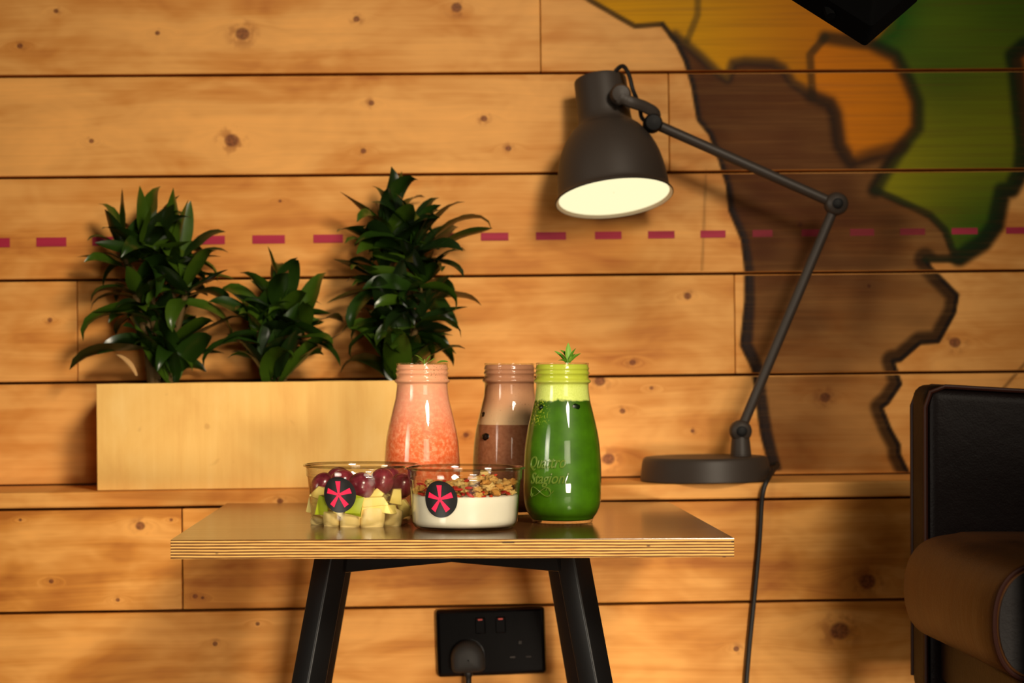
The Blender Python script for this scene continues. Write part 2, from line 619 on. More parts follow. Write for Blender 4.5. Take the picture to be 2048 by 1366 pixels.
        line(P, C, A, orange_bottom, 0.003, 0.016, c3(46, 28, 14)[None] * np.ones((len(P), 1)), 0.72)
        line(P, C, A, river, 0.002, 0.006, c3(64, 52, 20)[None] * np.ones((len(P), 1)), 0.65)
        line(P, C, A, green_right, 0.007, 0.012, c3(16, 30, 10)[None] * np.ones((len(P), 1)), 0.9)
        line(P, C, A, green_low, 0.0025, 0.006, c3(30, 34, 12)[None] * np.ones((len(P), 1)), 0.85)
        line(P, C, A, pencil, 0.0005, 0.0025, blk, 0.22)
        line(P, C, A, pencil2, 0.0008, 0.003, blk, 0.35)
        A2 = A.reshape(len(us), nv)
        base = len(verts)
        idx = {}
        cellmax = np.maximum(np.maximum(A2[:-1, :-1], A2[1:, :-1]), np.maximum(A2[:-1, 1:], A2[1:, 1:]))
        ii, jj = np.nonzero(cellmax > 0.01)
        for i, j in zip(ii.tolist(), jj.tolist()):
            q = []
            for (a, b) in ((i, j), (i + 1, j), (i + 1, j + 1), (i, j + 1)):
                key = a * nv + b
                if key not in idx:
                    idx[key] = len(verts)
                    verts.append((us[a], -0.0007, vs[b]))
                    cols.append((C[key, 0], C[key, 1], C[key, 2], A[key]))
                q.append(idx[key])
            faces.append(q)
    m = NT('map_paint')
    vec, x, y, z = m.coords()
    at_ = m.node('ShaderNodeAttribute', attribute_name='paint')
    fine = m.noise(m.xyz(m.math('MULTIPLY', x, 4.0), 2.2, m.math('MULTIPLY', z, 150.0)), 1.0, 3, 0.6)
    col = m.mix(0.5, at_.outputs['Color'], m.ramp(fine, [(0.3, (0.75, 0.72, 0.7, 1)), (0.7, (1.1, 1.08, 1.05, 1))]), 'MULTIPLY')
    m.base(col, 0.6, 0.1)
    m.link(m.math('MULTIPLY', at_.outputs['Alpha'], m.step(fine, 0.2, 0.6, 0.82, 1.0)), m.p.inputs['Alpha'])
    me = new_mesh('painted_map', verts, faces, m.mat)
    ca = me.color_attributes.new('paint', 'FLOAT_COLOR', 'POINT')
    ca.data.foreach_set('color', np.array(cols, dtype=np.float32).ravel())
    o = obj('painted_map', me, parent)
    o['label'] = 'painted map in brown, yellow, orange and green with dark outlines'
    return o


build_map(wb)


def dash_mat(name, a):
    m = NT(name)
    vec, x, y, z = m.coords()
    fine = m.noise(m.xyz(m.math('MULTIPLY', x, 6.0), 2.2, m.math('MULTIPLY', z, 180.0)), 1.0, 3, 0.6)
    m.base(m.mix(fine, srgb(150, 18, 48), srgb(186, 40, 74)), 0.55, 0.3)
    m.link(m.step(fine, 0.25, 0.6, a * 0.85, a), m.p.inputs['Alpha'])
    return m.mat


DM, DM2 = dash_mat('crimson_paint', 0.92), dash_mat('crimson_paint_worn', 0.42)
for (a, b) in ((-20, 20), (73, 133), (185, 245), (296, 352), (395, 450), (505, 570), (627, 686), (742, 800), (852, 908), (962, 1017), (1072, 1132), (1190, 1243), (1296, 1349),
               (1401, 1451), (1505, 1545), (1603, 1650), (1700, 1748), (1800, 1850), (1903, 1955), (2012, 2060)):
    yc = 485.5 - 24.5 * ((a + b) / 2) / 2048
    hh = 9.2 - 2.8 * ((a + b) / 2) / 2048
    pts = [wuv(a, yc + hh), wuv(b, yc + hh), wuv(b, yc - hh), wuv(a, yc - hh)]
    b0 = MB()
    b0.box(pts[0][0], pts[1][0], -0.0010, -0.0002, pts[0][1], pts[3][1])
    b0.build('painted_dash', DM2 if 1480 < a < 1880 else DM, wb)

# ------------------------------------------------------------------ planter and plants
PD0, PD1 = 0.012, 0.150                                  # planter back and front, distance out of the wall
pu0, pvt = wuv(192.5, 768, PD1)
pu1, _ = wuv(884, 757, PD1)
planter = thing('planter', 'long pale wooden planter box on the bench ledge holding three leafy plants', 'planter', WM @ Matrix.Translation((0, 0, VT)))
PH = pvt - VT
m = NT('planter_ply')
vec, x, y, z = m.coords()
pa = m.noise(m.xyz(m.math('MULTIPLY', x, 14.0), y, m.math('MULTIPLY', z, 8.0)), 1.0, 4, 0.6, 0.5)
pb = m.noise(m.xyz(m.math('MULTIPLY', x, 90.0), y, m.math('MULTIPLY', z, 6.0)), 1.0, 3, 0.6)
col = m.ramp(m.math('ADD', m.math('MULTIPLY', pa, 0.7), m.math('MULTIPLY', pb, 0.3)), [(0.3, srgb(222, 168, 88)), (0.5, srgb(234, 186, 103)), (0.72, srgb(242, 200, 122))])
spots = m.step(m.noise(m.xyz(m.math('MULTIPLY', x, 40.0), y, m.math('MULTIPLY', z, 40.0)), 1.0, 1), 0.72, 0.8, 0.0, 0.35)
PLY = m.base(m.mix(spots, col, srgb(170, 104, 40)), 0.5, 0.3)
T = 0.012
MB().box(pu0, pu1, -PD1, -PD1 + T, 0.0005, PH).build('front_panel', PLY, planter, bevel=0.001)
MB().box(pu0, pu1, -PD0 - T, -PD0, 0.0005, PH).build('back_panel', PLY, planter, bevel=0.001)
MB().box(pu0, pu0 + T, -PD1 + T, -PD0 - T, 0.0005, PH).build('end_panel', PLY, planter, bevel=0.001)
MB().box(pu1 - T, pu1, -PD1 + T, -PD0 - T, 0.0005, PH).build('end_panel', PLY, planter, bevel=0.001)
MB().box(pu0 + T, pu1 - T, -PD1 + T, -PD0 - T, 0.0005, 0.012).build('base_panel', PLY, planter)
SOIL = plain('potting_soil', srgb(40, 28, 20), 0.95, 0.1, bump=0.8, bscale=260, var=0.4)
so = MB().box(pu0 + T, pu1 - T, -PD1 + T, -PD0 - T, 0.012, PH - 0.022).build('soil', SOIL, planter)

LEAFM = []
for k, (ca, cb) in enumerate(((srgb(18, 38, 8), srgb(36, 60, 10)), (srgb(30, 52, 10), srgb(62, 86, 14)), (srgb(12, 26, 8), srgb(28, 46, 12)))):
    m = NT('dracaena_leaf_%d' % k)
    vec, x, y, z = m.coords()
    st = m.noise(m.xyz(m.math('MULTIPLY', x, 380.0), 0.0, m.math('MULTIPLY', y, 9.0)), 1.0, 3)
    rib = m.step(m.math('ABSOLUTE', x), 0.0, 0.0016, 0.35, 0.0)
    c = m.mix(rib, m.mix(st, ca, cb), cb)
    LEAFM.append(m.base(c, 0.3, 0.5))
DRY = plain('dry_leaf', srgb(180, 140, 90), 0.7, 0.2, var=0.2)
STEM = plain('plant_stem', srgb(86, 66, 34), 0.7, 0.2, bump=0.4, bscale=300)


def leaf_mesh(name, L, W, bend, twist, fold, mat, seg=9, curl=0.0):
    """lanceolate leaf: grows along +Y from the origin, bends towards -Z, folded along the midrib"""
    vs, fs = [], []
    a, y, z = 0.0, 0.0, 0.0
    for i in range(seg + 1):
        t = i / seg
        if i:
            a = bend * t ** 1.6 + curl * max(0, t - 0.75) * 4
            y += math.cos(a) * L / seg
            z -= math.sin(a) * L / seg
        w = W * 0.5 * max(0.02, (math.sin(pi * min(1, t * 0.92 + 0.08) ** 0.85) ** 0.8 if t < 0.985 else 0.0)) if t > 0 else W * 0.26
        w = max(w, W * 0.22 * (1 - t) ** 0.5) if t < 0.3 else w
        tw = twist * t
        up = w * fold
        ny, nz = math.sin(a), math.cos(a)
        for sx in (-1, -0.5, 0, 0.5, 1):
            dx, dz = sx * w, (abs(sx) ** 1.3) * up + 0.03 * w * math.sin(t * 17 + sx * 2)
            ex, ez = dx * math.cos(tw) - dz * math.sin(tw), dx * math.sin(tw) + dz * math.cos(tw)
            vs.append((ex, y + ez * ny, z + ez * nz))
    for i in range(seg):
        for k in range(4):
            fs.append((i * 5 + k, i * 5 + k + 1, i * 5 + k + 6, i * 5 + k + 5))
    return new_mesh(name, vs, fs, mat, True)


rl = random.Random(11)
LEAVES = []
for k in range(14):
    LEAVES.append(leaf_mesh('leaf_%d' % k, 1.0, rl.uniform(0.30, 0.42), rl.uniform(-0.1, 1.3), rl.uniform(-0.7, 0.7), rl.uniform(0.1, 0.45), LEAFM[k % 3], curl=rl.uniform(-0.2, 0.9)))


def leaf_matrix(p, az, el, roll, s):
    d = Vector((math.cos(az) * math.cos(el), math.sin(az) * math.cos(el), math.sin(el)))
    side = Vector((-math.sin(az), math.cos(az), 0))
    yv = d
    xv = -side
    zv = xv.cross(yv)
    M = Matrix(((xv.x, yv.x, zv.x, 0), (xv.y, yv.y, zv.y, 0), (xv.z, yv.z, zv.z, 0), (0, 0, 0, 1)))
    return Matrix.Translation(p) @ M @ Matrix.Rotation(roll, 4, 'Y') @ Matrix.Scale(s, 4)


def plant(name, label, px, dout, heads, seed, extra=()):
    """heads: (px, py, leaves, length, lowest angle, highest angle) of each leaf rosette"""
    u, v = wuv(px, 757, dout)
    zs = VT + PH - 0.022
    org = Vector((u, -dout, zs))
    root = thing(name, label, 'plant', WM @ Matrix.Translation(org), 'leafy plants in the wooden planter')
    r = random.Random(seed)
    for hi, (hx, hy, n, L0, e0, e1) in enumerate(heads):
        off = r.uniform(-0.022, 0.022)
        h = wl(hx, hy, dout + off) - org
        foot = Vector((h.x * 0.25, 0, -0.004))
        path = catmull([foot, foot.lerp(h, 0.5) + Vector((-h.x * 0.15, 0, 0)), h], 5)
        MB().tube(path, [0.007 - 0.003 * i / (len(path) - 1) for i in range(len(path))], 8).build('stem', STEM, root, smooth=True)
        for i in range(n):
            t = (i + 0.5) / n
            p = h + Vector((0, 0, 0.03 * (t - 0.6)))
            az = i * 2.39996 + hi * 1.3 + r.uniform(-0.5, 0.5)
            el = R(e0 + (e1 - e0) * t) + r.uniform(-0.3, 0.3)
            L = L0 * r.uniform(0.75, 1.12)
            back = math.sin(az)
            room = dout + off - 0.012
            if back > 0 and L * math.cos(el) * back > room:
                L = max(0.5 * L0, room / max(0.05, math.cos(el) * back))
                if L * math.cos(el) * back > room:
                    el = math.acos(max(0.05, min(1, room / (L * back))))
            o = obj('leaf', LEAVES[r.randrange(len(LEAVES))], root)
            o.matrix_local = leaf_matrix(p, az, el, r.uniform(-0.7, 0.7), L)
    for (qx, qy, az, el, L, kind) in extra:
        p = wl(qx, qy, dout + 0.02) - org
        o = obj('leaf', LEAVES[kind] if kind >= 0 else leaf_mesh('dry_leaf', 1.0, 0.2, 0.7, 0.6, 0.5, DRY), root)
        o.matrix_local = leaf_matrix(p, az, el, 0.0, L)
    return root


plant('dracaena', 'bushy dark green plant at the end of the planter away from the lamp', 325, 0.085,
      [(292, 505, 20, 0.098, -5, 85), (352, 525, 18, 0.092, -10, 80), (285, 600, 18, 0.092, -10, 60), (372, 585, 14, 0.085, -15, 60), (305, 668, 14, 0.09, -5, 70), (345, 690, 10, 0.085, 10, 75), (322, 745, 12, 0.125, 58, 88), (345, 745, 9, 0.11, 50, 85), (248, 512, 10, 0.085, 10, 85)], 5,
      extra=((300, 700, pi - 0.15, 0.02, 0.125, 2), (355, 690, 0.0, 0.45, 0.11, 5), (272, 752, 2.6, 1.0, 0.05, -1), (300, 640, pi + 0.1, 0.35, 0.115, 7)))
plant('dracaena', 'shortest dark green plant, in the middle of the planter', 545, 0.085,
      [(562, 625, 20, 0.088, 0, 88), (515, 650, 14, 0.085, -5, 70), (600, 665, 14, 0.088, -10, 60), (545, 705, 12, 0.09, 10, 75), (540, 748, 10, 0.115, 55, 88), (562, 745, 8, 0.10, 50, 85)], 9,
      extra=((520, 690, pi - 0.05, 0.25, 0.10, 3), (600, 715, 0.1, 0.5, 0.075, 4)))
plant('dracaena', 'tall bushy dark green plant behind the pink drink in the planter', 800, 0.085,
      [(778, 478, 20, 0.098, -5, 88), (828, 500, 18, 0.096, -10, 75), (768, 560, 18, 0.085, -20, 60), (842, 570, 18, 0.09, -20, 60), (785, 640, 16, 0.085, -15, 65), (835, 645, 14, 0.08, -15, 60), (800, 700, 10, 0.075, 10, 75), (790, 748, 10, 0.12, 58, 88), (810, 745, 8, 0.10, 50, 85)], 21,
      extra=((812, 742, -0.2, 0.55, 0.095, 8), (865, 480, 0.0, 0.75, 0.10, 9), (875, 500, -0.2, 0.5, 0.085, 12)))

# ------------------------------------------------------------------ desk lamp on the ledge
LD = 0.095
bc = wl(1411, 950, LD)
bc.z = VT
lamp = thing('desk_lamp', 'charcoal metal desk lamp with jointed arm and lit bell shade on the ledge', 'lamp', WM @ Matrix.Translation(bc))


def lp(px, py, d=LD):
    return wl(px, py, d) - bc


MB().lathe(smooth_profile([(0.0915, 0.0008), (0.0925, 0.003), (0.091, 0.020), (0.089, 0.030), (0.086, 0.0335), (0.080, 0.0345), (0.04, 0.0347), (0.001, 0.0348)], 4), 72).build('base', LAMP_METAL, lamp, smooth=True)
FY = Matrix.Rotation(pi / 2, 4, 'X')                     # lathe axis along the wall normal


def disc(c, r, th, mat, name, par, seg=28):
    M = Matrix.Translation(c) @ FY
    return MB().lathe([(r * 0.2, -th / 2 - th * 0.06), (r * 0.8, -th / 2), (r, -th / 2 + th * 0.2), (r, th / 2 - th * 0.2), (r * 0.8, th / 2), (r * 0.2, th / 2 + th * 0.06)], seg, M, True, True).build(name, mat, par, smooth=True, angle=50)


hb = lp(1481, 862)
post = MB()
post.tube([Vector((hb.x, 0, 0.0345)), hb + Vector((0, 0, -0.006))], [0.0155, 0.0125], 20)
post.build('post', LAMP_METAL, lamp, smooth=True)
jb = disc(hb, 0.0155, 0.024, LAMP_METAL, 'joint', lamp)
disc(hb + Vector((0, -0.014, 0)), 0.0075, 0.005, LAMP_DARK, 'screw', jb)
el_ = lp(1672, 408)
je = disc(el_, 0.0165, 0.024, LAMP_METAL, 'joint', lamp)
disc(el_ + Vector((0, -0.014, 0)), 0.0075, 0.005, LAMP_DARK, 'screw', je)
la = lp(1495, 826)
MB().tube([hb.lerp(el_, 0.02), el_.lerp(hb, 0.03)], 0.0072, 14).build('lower_arm', LAMP_METAL, lamp, smooth=True)
sh = lp(1308, 247)
MB().tube([el_.lerp(sh, 0.03), sh], 0.0075, 14).build('upper_arm', LAMP_METAL, lamp, smooth=True)
kn = disc(sh + Vector((-0.002, 0, 0.0)), 0.0135, 0.03, LAMP_DARK, 'pivot_knob', lamp)

# the shade: axis leans back to the wall by 16 degrees and 4.6 degrees sideways
sc = lp(1229, 398)
axis = Vector((-math.sin(R(4.8)), math.sin(R(15.5)), 1)).normalized()
q = Vector((0, 0, 1)).rotation_difference(axis)
SM = Matrix.Translation(sc) @ q.to_matrix().to_4x4()
prof = smooth_profile([(0.0835, 0.0), (0.0850, 0.0015), (0.0835, 0.004), (0.0805, 0.008), (0.0790, 0.024), (0.0765, 0.045), (0.0715, 0.066), (0.063, 0.086), (0.052, 0.102), (0.0415, 0.112),
                       (0.0385, 0.121), (0.0380, 0.135), (0.0380, 0.178), (0.0365, 0.1815), (0.030, 0.183), (0.012, 0.1835), (0.001, 0.1836)], 4)
shade = MB().lathe(prof, 72, SM, False).build('lamp_shade', LAMP_METAL, lamp, smooth=True)
white = plain('white_enamel', srgb(245, 238, 214), 0.5, 0.3)
inner = MB().lathe([(0.0834, 0.0004), (0.0795, 0.004), (0.0775, 0.024), (0.0750, 0.045), (0.0700, 0.066), (0.0615, 0.086), (0.050, 0.101), (0.040, 0.110), (0.001, 0.112)], 64, SM, False)
inner.build('shade_lining', white, shade, smooth=True)
m = NT('lit_diffuser')
em = m.node('ShaderNodeEmission')
em.inputs[0].default_value = (1.0, 0.90, 0.54, 1)
em.inputs[1].default_value = 1.2
m.link(em.outputs[0], m.out.inputs[0])
dif = MB().lathe([(0.0800, 0.0045), (0.06, 0.0075), (0.03, 0.009), (0.001, 0.0095)], 56, SM, False)
dif.build('diffuser', m.mat, shade, smooth=True)

# strap bracket, flex loop on top of the shade
br = MB()
st_path = catmull([lp(1240, 193, LD + 0.018), lp(1262, 204, LD + 0.020), lp(1290, 214, LD + 0.012), lp(1311, 228, LD + 0.004), lp(1306, 246, LD)], 6)
br.tube(st_path, [0.0125] * 3 + [0.0085] * (len(st_path) - 3), 10, flat=0.55)
br.build('shade_bracket', LAMP_METAL, lamp, smooth=True)
disc(lp(1240, 190, LD + 0.008), 0.0150, 0.030, LAMP_METAL, 'shade_joint', lamp)
MB().tube(catmull([lp(1222, 168, LD - 0.02), lp(1228, 147, LD - 0.02), lp(1245, 132, LD - 0.01), lp(1258, 150, LD), lp(1266, 180, LD + 0.005), lp(1279, 212, LD - 0.004), lp(1284, 236, LD - 0.012), lp(1303, 250, LD - 0.012)], 6), 0.0032, 8).build('flex_loop', CORD, lamp, smooth=True)
c0 = lp(1532, 932, LD - 0.03)
cord_pts = [c0, lp(1555, 928, LD - 0.04), lp(1548, 940, LD + 0.02), lp(1536, 958, LEDGE + 0.002), lp(1527, 980, LEDGE + 0.012), lp(1523, 1010, LEDGE + 0.010), lp(1519, 1080, LEDGE + 0.007), lp(1510, 1180, LEDGE + 0.007),
            lp(1499, 1290, LEDGE + 0.007), lp(1492, 1380, LEDGE + 0.007), lp(1488, 1480, LEDGE + 0.008)]
for p in cord_pts[:3]:
    p.z = max(p.z, 0.004)
MB().tube(catmull(cord_pts, 8), 0.0034, 8).build('power_cord', CORD, lamp, smooth=True)

# ------------------------------------------------------------------ wall socket with a plug
su, sv = wuv(982, 1284, LEDGE + 0.012)
SR = Matrix.Rotation(R(-1.2), 4, 'Y')
socket = thing('wall_socket', 'black double wall socket on the bench boards under the table', 'socket', WM @ Matrix.Translation((su, -LEDGE + 0.0018, sv)) @ SR)
GLOSS = plain('glossy_black', srgb(8, 8, 9), 0.10, 0.5)
hw, hh = 0.0755, 0.0465
MB().box(-hw, hw, -0.014, -0.0002, -hh, hh).build('faceplate', GLOSS, socket, bevel=0.006, bseg=4)
for sx in (-1, 1):
    s = MB().box(sx * 0.010 - 0.007 + sx * 0.004, sx * 0.010 + 0.007 + sx * 0.004, -0.0165, -0.0135, 0.012, 0.034).build('rocker_switch', GLOSS, socket, bevel=0.0015)
    MB().box(sx * 0.014 - 0.003, sx * 0.014 + 0.003, -0.0172, -0.0162, 0.0305, 0.0325).build('red_mark', plain('red_mark', srgb(190, 50, 30), 0.5), s)
HOLE = plain('pin_hole', srgb(48, 40, 32), 0.7)
for dx, dz, w, h in ((0.040, -0.002, 0.002, 0.004), (0.029, -0.022, 0.0035, 0.002), (0.051, -0.022, 0.0035, 0.002)):
    MB().box(dx - w, dx + w, -0.0144, -0.0138, dz - h / 2, dz + h / 2).build('pin_slot', HOLE, socket)
plug = thing('plug', 'rounded black mains plug pushed into the wall socket', 'plug', WM @ Matrix.Translation((su, -LEDGE + 0.0018, sv)) @ SR)
PLUGM = plain('matt_black_plug', srgb(46, 44, 42), 0.6, 0.3)
pc = (-0.0325, -0.0145, -0.020)
ring = []
for k in range(32):
    a = 2 * pi * k / 32
    xx, zz = 0.0235 * math.cos(a), 0.0245 * math.sin(a)
    if zz < 0:
        xx = 0.0235 * (1 if xx > 0 else -1) * min(1, abs(math.cos(a)) ** 0.35)
        zz = -0.019 * min(1, abs(math.sin(a)) ** 0.35)
    ring.append((xx, zz))
pb_ = MB()
vs, fs = [], []
for s_, dep in ((1, 0), (1.0, -0.012), (0.95, -0.020), (0.8, -0.026), (0.5, -0.029), (0.05, -0.030)):
    for xx, zz in ring:
        vs.append((pc[0] + xx * s_, pc[1] + dep, pc[2] + zz * s_))
for i in range(5):
    for k in range(32):
        fs.append((i * 32 + k, i * 32 + (k + 1) % 32, (i + 1) * 32 + (k + 1) % 32, (i + 1) * 32 + k))
fs.append(tuple(range(32)))
pb_.add(vs, fs)
pb_.build('plug_body', PLUGM, plug, smooth=True, angle=60)
MB().tube(catmull([(pc[0], pc[1] - 0.012, pc[2] - 0.015), (pc[0], pc[1] - 0.012, pc[2] - 0.035), (pc[0] + 0.001, pc[1] - 0.010, pc[2] - 0.08), (pc[0] + 0.004, pc[1] - 0.006, -0.19)], 6), [0.006] * 4 + [0.004] * 15, 10).build('plug_cord', CORD, plug, smooth=True)

# ------------------------------------------------------------------ the table
TZ = 0.45
TYAW = R(2.3)
TW = 0.602
fl_c = at(341, 1080, 2.1695)
TM0 = Matrix.Translation((fl_c.x, fl_c.y, 0)) @ Matrix.Rotation(TYAW, 4, 'Z')
table = thing('side_table', 'small square plywood side table with brown top and black steel legs', 'table', TM0 @ Matrix.Translation((TW / 2, TW / 2, 0)))
H = TW / 2
TT = 0.0206
m = NT('plywood_edge')
vec, x, y, z = m.coords()
zz = m.math('ADD', z, m.math('MULTIPLY', m.math('SUBTRACT', m.noise(m.xyz(m.math('MULTIPLY', x, 9.0), m.math('MULTIPLY', y, 9.0), m.math('MULTIPLY', z, 60.0)), 1.0, 2), 0.5), 0.0012))
wv = m.math('SINE', m.math('MULTIPLY', zz, 2 * pi / 0.00315))
sm_ = m.noise(m.xyz(m.math('MULTIPLY', x, 30.0), m.math('MULTIPLY', y, 30.0), m.math('MULTIPLY', z, 900.0)), 1.0, 3, 0.6)
f_ = m.math('ADD', m.math('MULTIPLY', wv, 0.36), m.math('MULTIPLY', sm_, 1.0))
c_ = m.ramp(f_, [(0.25, srgb(104, 62, 24)), (0.5, srgb(184, 128, 58)), (0.78, srgb(230, 182, 100))])
void = m.step(m.noise(m.xyz(m.math('MULTIPLY', x, 26.0), m.math('MULTIPLY', y, 26.0), m.math('MULTIPLY', m.math('FLOOR', m.math('DIVIDE', z, 0.0021)), 7.7)), 1.0, 1), 0.735, 0.75, 0.0, 0.85)
EDGE = m.base(m.mix(void, c_, srgb(52, 28, 12)), 0.6, 0.25)
MB().box(-H, H, -H, H, TZ - TT, TZ - 0.0009).build('tabletop', EDGE, table, bevel=0.0006)
m = NT('brown_laminate')
vec, x, y, z = m.coords()
lam = m.noise(m.xyz(m.math('MULTIPLY', x, 6.0), m.math('MULTIPLY', y, 130.0), z), 1.0, 3)
dust = m.step(m.noise(vec, 700, 2), 0.70, 0.74, 0.0, 0.4)
LAM = m.base(m.mix(dust, m.mix(lam, srgb(92, 58, 28), srgb(108, 70, 36)), srgb(180, 150, 110)), m.math('MULTIPLY_ADD', lam, 0.06, 0.13), 0.55)
MB().box(-H + 0.0002, H - 0.0002, -H + 0.0002, H - 0.0002, TZ - 0.0009, TZ).build('laminate_surface', LAM, table)
# X frame: four diagonal bars to the centre, each ending in a splayed square-tube leg
a_t, zb = 0.136, TZ - TT
for sx in (-1, 1):
    for sy in (-1, 1):
        dg = Vector((sx, sy, 0)).normalized()
        sd = Vector((-dg.y, dg.x, 0))
        top, bot = 0.0145, 0.0145
        P0 = Vector((sx * a_t, sy * a_t, zb - 0.0005))
        P1 = Vector((sx * (a_t + 0.175 * zb), sy * (a_t + 0.175 * zb), 0.001))
        vs = []
        for P in (P0, P1):
            for (i, j) in ((-1, -1), (1, -1), (1, 1), (-1, 1)):
                vs.append(P + dg * i * 0.0145 + sd * j * 0.0145)
        fs = [(0, 1, 2, 3), (7, 6, 5, 4), (0, 4, 5, 1), (1, 5, 6, 2), (2, 6, 7, 3), (3, 7, 4, 0)]
        MB().add(vs, fs).build('leg', BLACK_METAL, table, bevel=0.0025, bseg=3, smooth=True)
        b = MB()
        vs = []
        for t_, hgt in ((0.0, 0.030), (a_t * math.sqrt(2), 0.030)):
            for j in (-1, 1):
                for hz in (0, hgt):
                    vs.append(dg * t_ + sd * j * 0.0145 + Vector((0, 0, zb - 0.0005 - hz)))
        fs = [(0, 1, 3, 2), (4, 6, 7, 5), (0, 4, 5, 1), (2, 3, 7, 6), (0, 2, 6, 4), (1, 5, 7, 3)]
        b.add(vs, fs).build('frame_bar', BLACK_METAL, table, bevel=0.0015)


def on_table(px, depth):
    return Vector(((px - 1024) / F * depth, depth, TZ))


# ------------------------------------------------------------------ bottles
GLASS = glass_mat('clear_glass', (0.985, 0.99, 0.97), (0.80, 0.82, 0.74))
BP = [(0.030, 0.0004), (0.0352, 0.0008), (0.0362, 0.0030), (0.0385, 0.0075), (0.0418, 0.0125), (0.0447, 0.0205), (0.0459, 0.030), (0.0464, 0.046), (0.0460, 0.070), (0.0442, 0.094), (0.0410, 0.1125),
      (0.0370, 0.1295), (0.0334, 0.1440), (0.0318, 0.1560), (0.0315, 0.1630)]
BODY = smooth_profile(BP, 5)
NECK = [(0.0316, 0.1645), (0.0336, 0.1656), (0.0342, 0.1672), (0.0336, 0.1688), (0.0318, 0.1698), (0.0314, 0.1725), (0.0314, 0.1745), (0.0323, 0.1758), (0.0327, 0.1768), (0.0320, 0.1780), (0.0313, 0.1792),
        (0.0313, 0.1806), (0.0321, 0.1816), (0.0322, 0.1826), (0.0314, 0.1838), (0.0312, 0.1868), (0.0316, 0.1880), (0.0313, 0.1890), (0.0300, 0.1892), (0.0292, 0.1884), (0.0291, 0.1800), (0.0291, 0.1700)]


def body_r(z):
    for (r0, z0), (r1, z1) in zip(BODY[:-1], BODY[1:]):
        if z0 <= z <= z1 and z1 > z0:
            return r0 + (r1 - r0) * (z - z0) / (z1 - z0)
    return BODY[-1][0]


def drink_material(kind):
    m = NT(kind + '_drink')
    vec, x, y, z = m.coords()
    wob = m.math('MULTIPLY', m.math('SUBTRACT', m.noise(vec, 90, 4, 0.65), 0.5), 0.010)
    zw = m.math('ADD', z, wob)
    if kind == 'green':
        c = m.ramp(m.noise(vec, 60, 3), [(0.3, srgb(52, 92, 4)), (0.7, srgb(66, 112, 6))])
        c = m.mix(m.step(z, 0.128, 0.146, 0.0, 0.6), c, srgb(40, 70, 6))
        bub = m.math('MULTIPLY', m.step(m.noise(vec, 420, 3), 0.52, 0.62, 0.0, 1.0), m.math('MULTIPLY', m.step(x, -0.012, -0.030, 0.0, 0.8), m.math('MULTIPLY', m.step(z, 0.112, 0.124, 0.0, 1.0), m.step(z, 0.143, 0.147, 1.0, 0.0))))
        c = m.mix(bub, c, srgb(190, 200, 60))
        foam = m.mix(m.noise(vec, 500, 2), srgb(196, 212, 92), srgb(226, 236, 138))
        foam = m.mix(m.step(z, 0.158, 0.170, 0.0, 0.85), foam, srgb(176, 184, 40))
        c = m.mix(m.step(zw, 0.1435, 0.1465, 0.0, 1.0), c, foam)
    elif kind == 'pink':
        n1 = m.noise(vec, 210, 4, 0.65)
        c = m.ramp(n1, [(0.36, srgb(230, 98, 48)), (0.50, srgb(238, 122, 74)), (0.66, srgb(246, 160, 118))])
        c = m.mix(m.step(zw, 0.085, 0.150, 0.0, 0.7), c, srgb(240, 172, 142))
        c = m.mix(m.step(z, 0.150, 0.168, 0.0, 0.9), c, srgb(232, 164, 126))
        sp = m.math('MULTIPLY', m.step(m.noise(vec, 620, 2), 0.62, 0.68, 0.0, 1.0), m.math('MULTIPLY', m.step(z, 0.163, 0.176, 0.0, 1.0), m.step(x, -0.006, 0.008, 0.0, 0.8)))
        c = m.mix(sp, c, srgb(80, 78, 24))
    else:
        c = m.ramp(m.noise(vec, 220, 3), [(0.35, srgb(158, 98, 66)), (0.65, srgb(176, 116, 82))])
        c = m.mix(m.step(z, 0.02, 0.09, 0.3, 0.0), c, srgb(134, 76, 46))
        cream = m.mix(m.step(z, 0.112, 0.145, 0.0, 1.0), srgb(234, 196, 150), srgb(206, 150, 110))
        cream = m.mix(m.step(zw, 0.148, 0.166, 0.0, 1.0), cream, srgb(176, 122, 90))
        sp = m.step(m.noise(vec, 480, 2), 0.68, 0.73, 0.0, 0.5)
        cream = m.mix(sp, cream, srgb(120, 60, 30))
        c = m.mix(m.step(z, 0.1120, 0.1128, 0.0, 1.0), c, cream)
    m.p.inputs['Subsurface Weight'].default_value = 0.0
    m.base(c, 0.45, 0.2)
    return m.mat


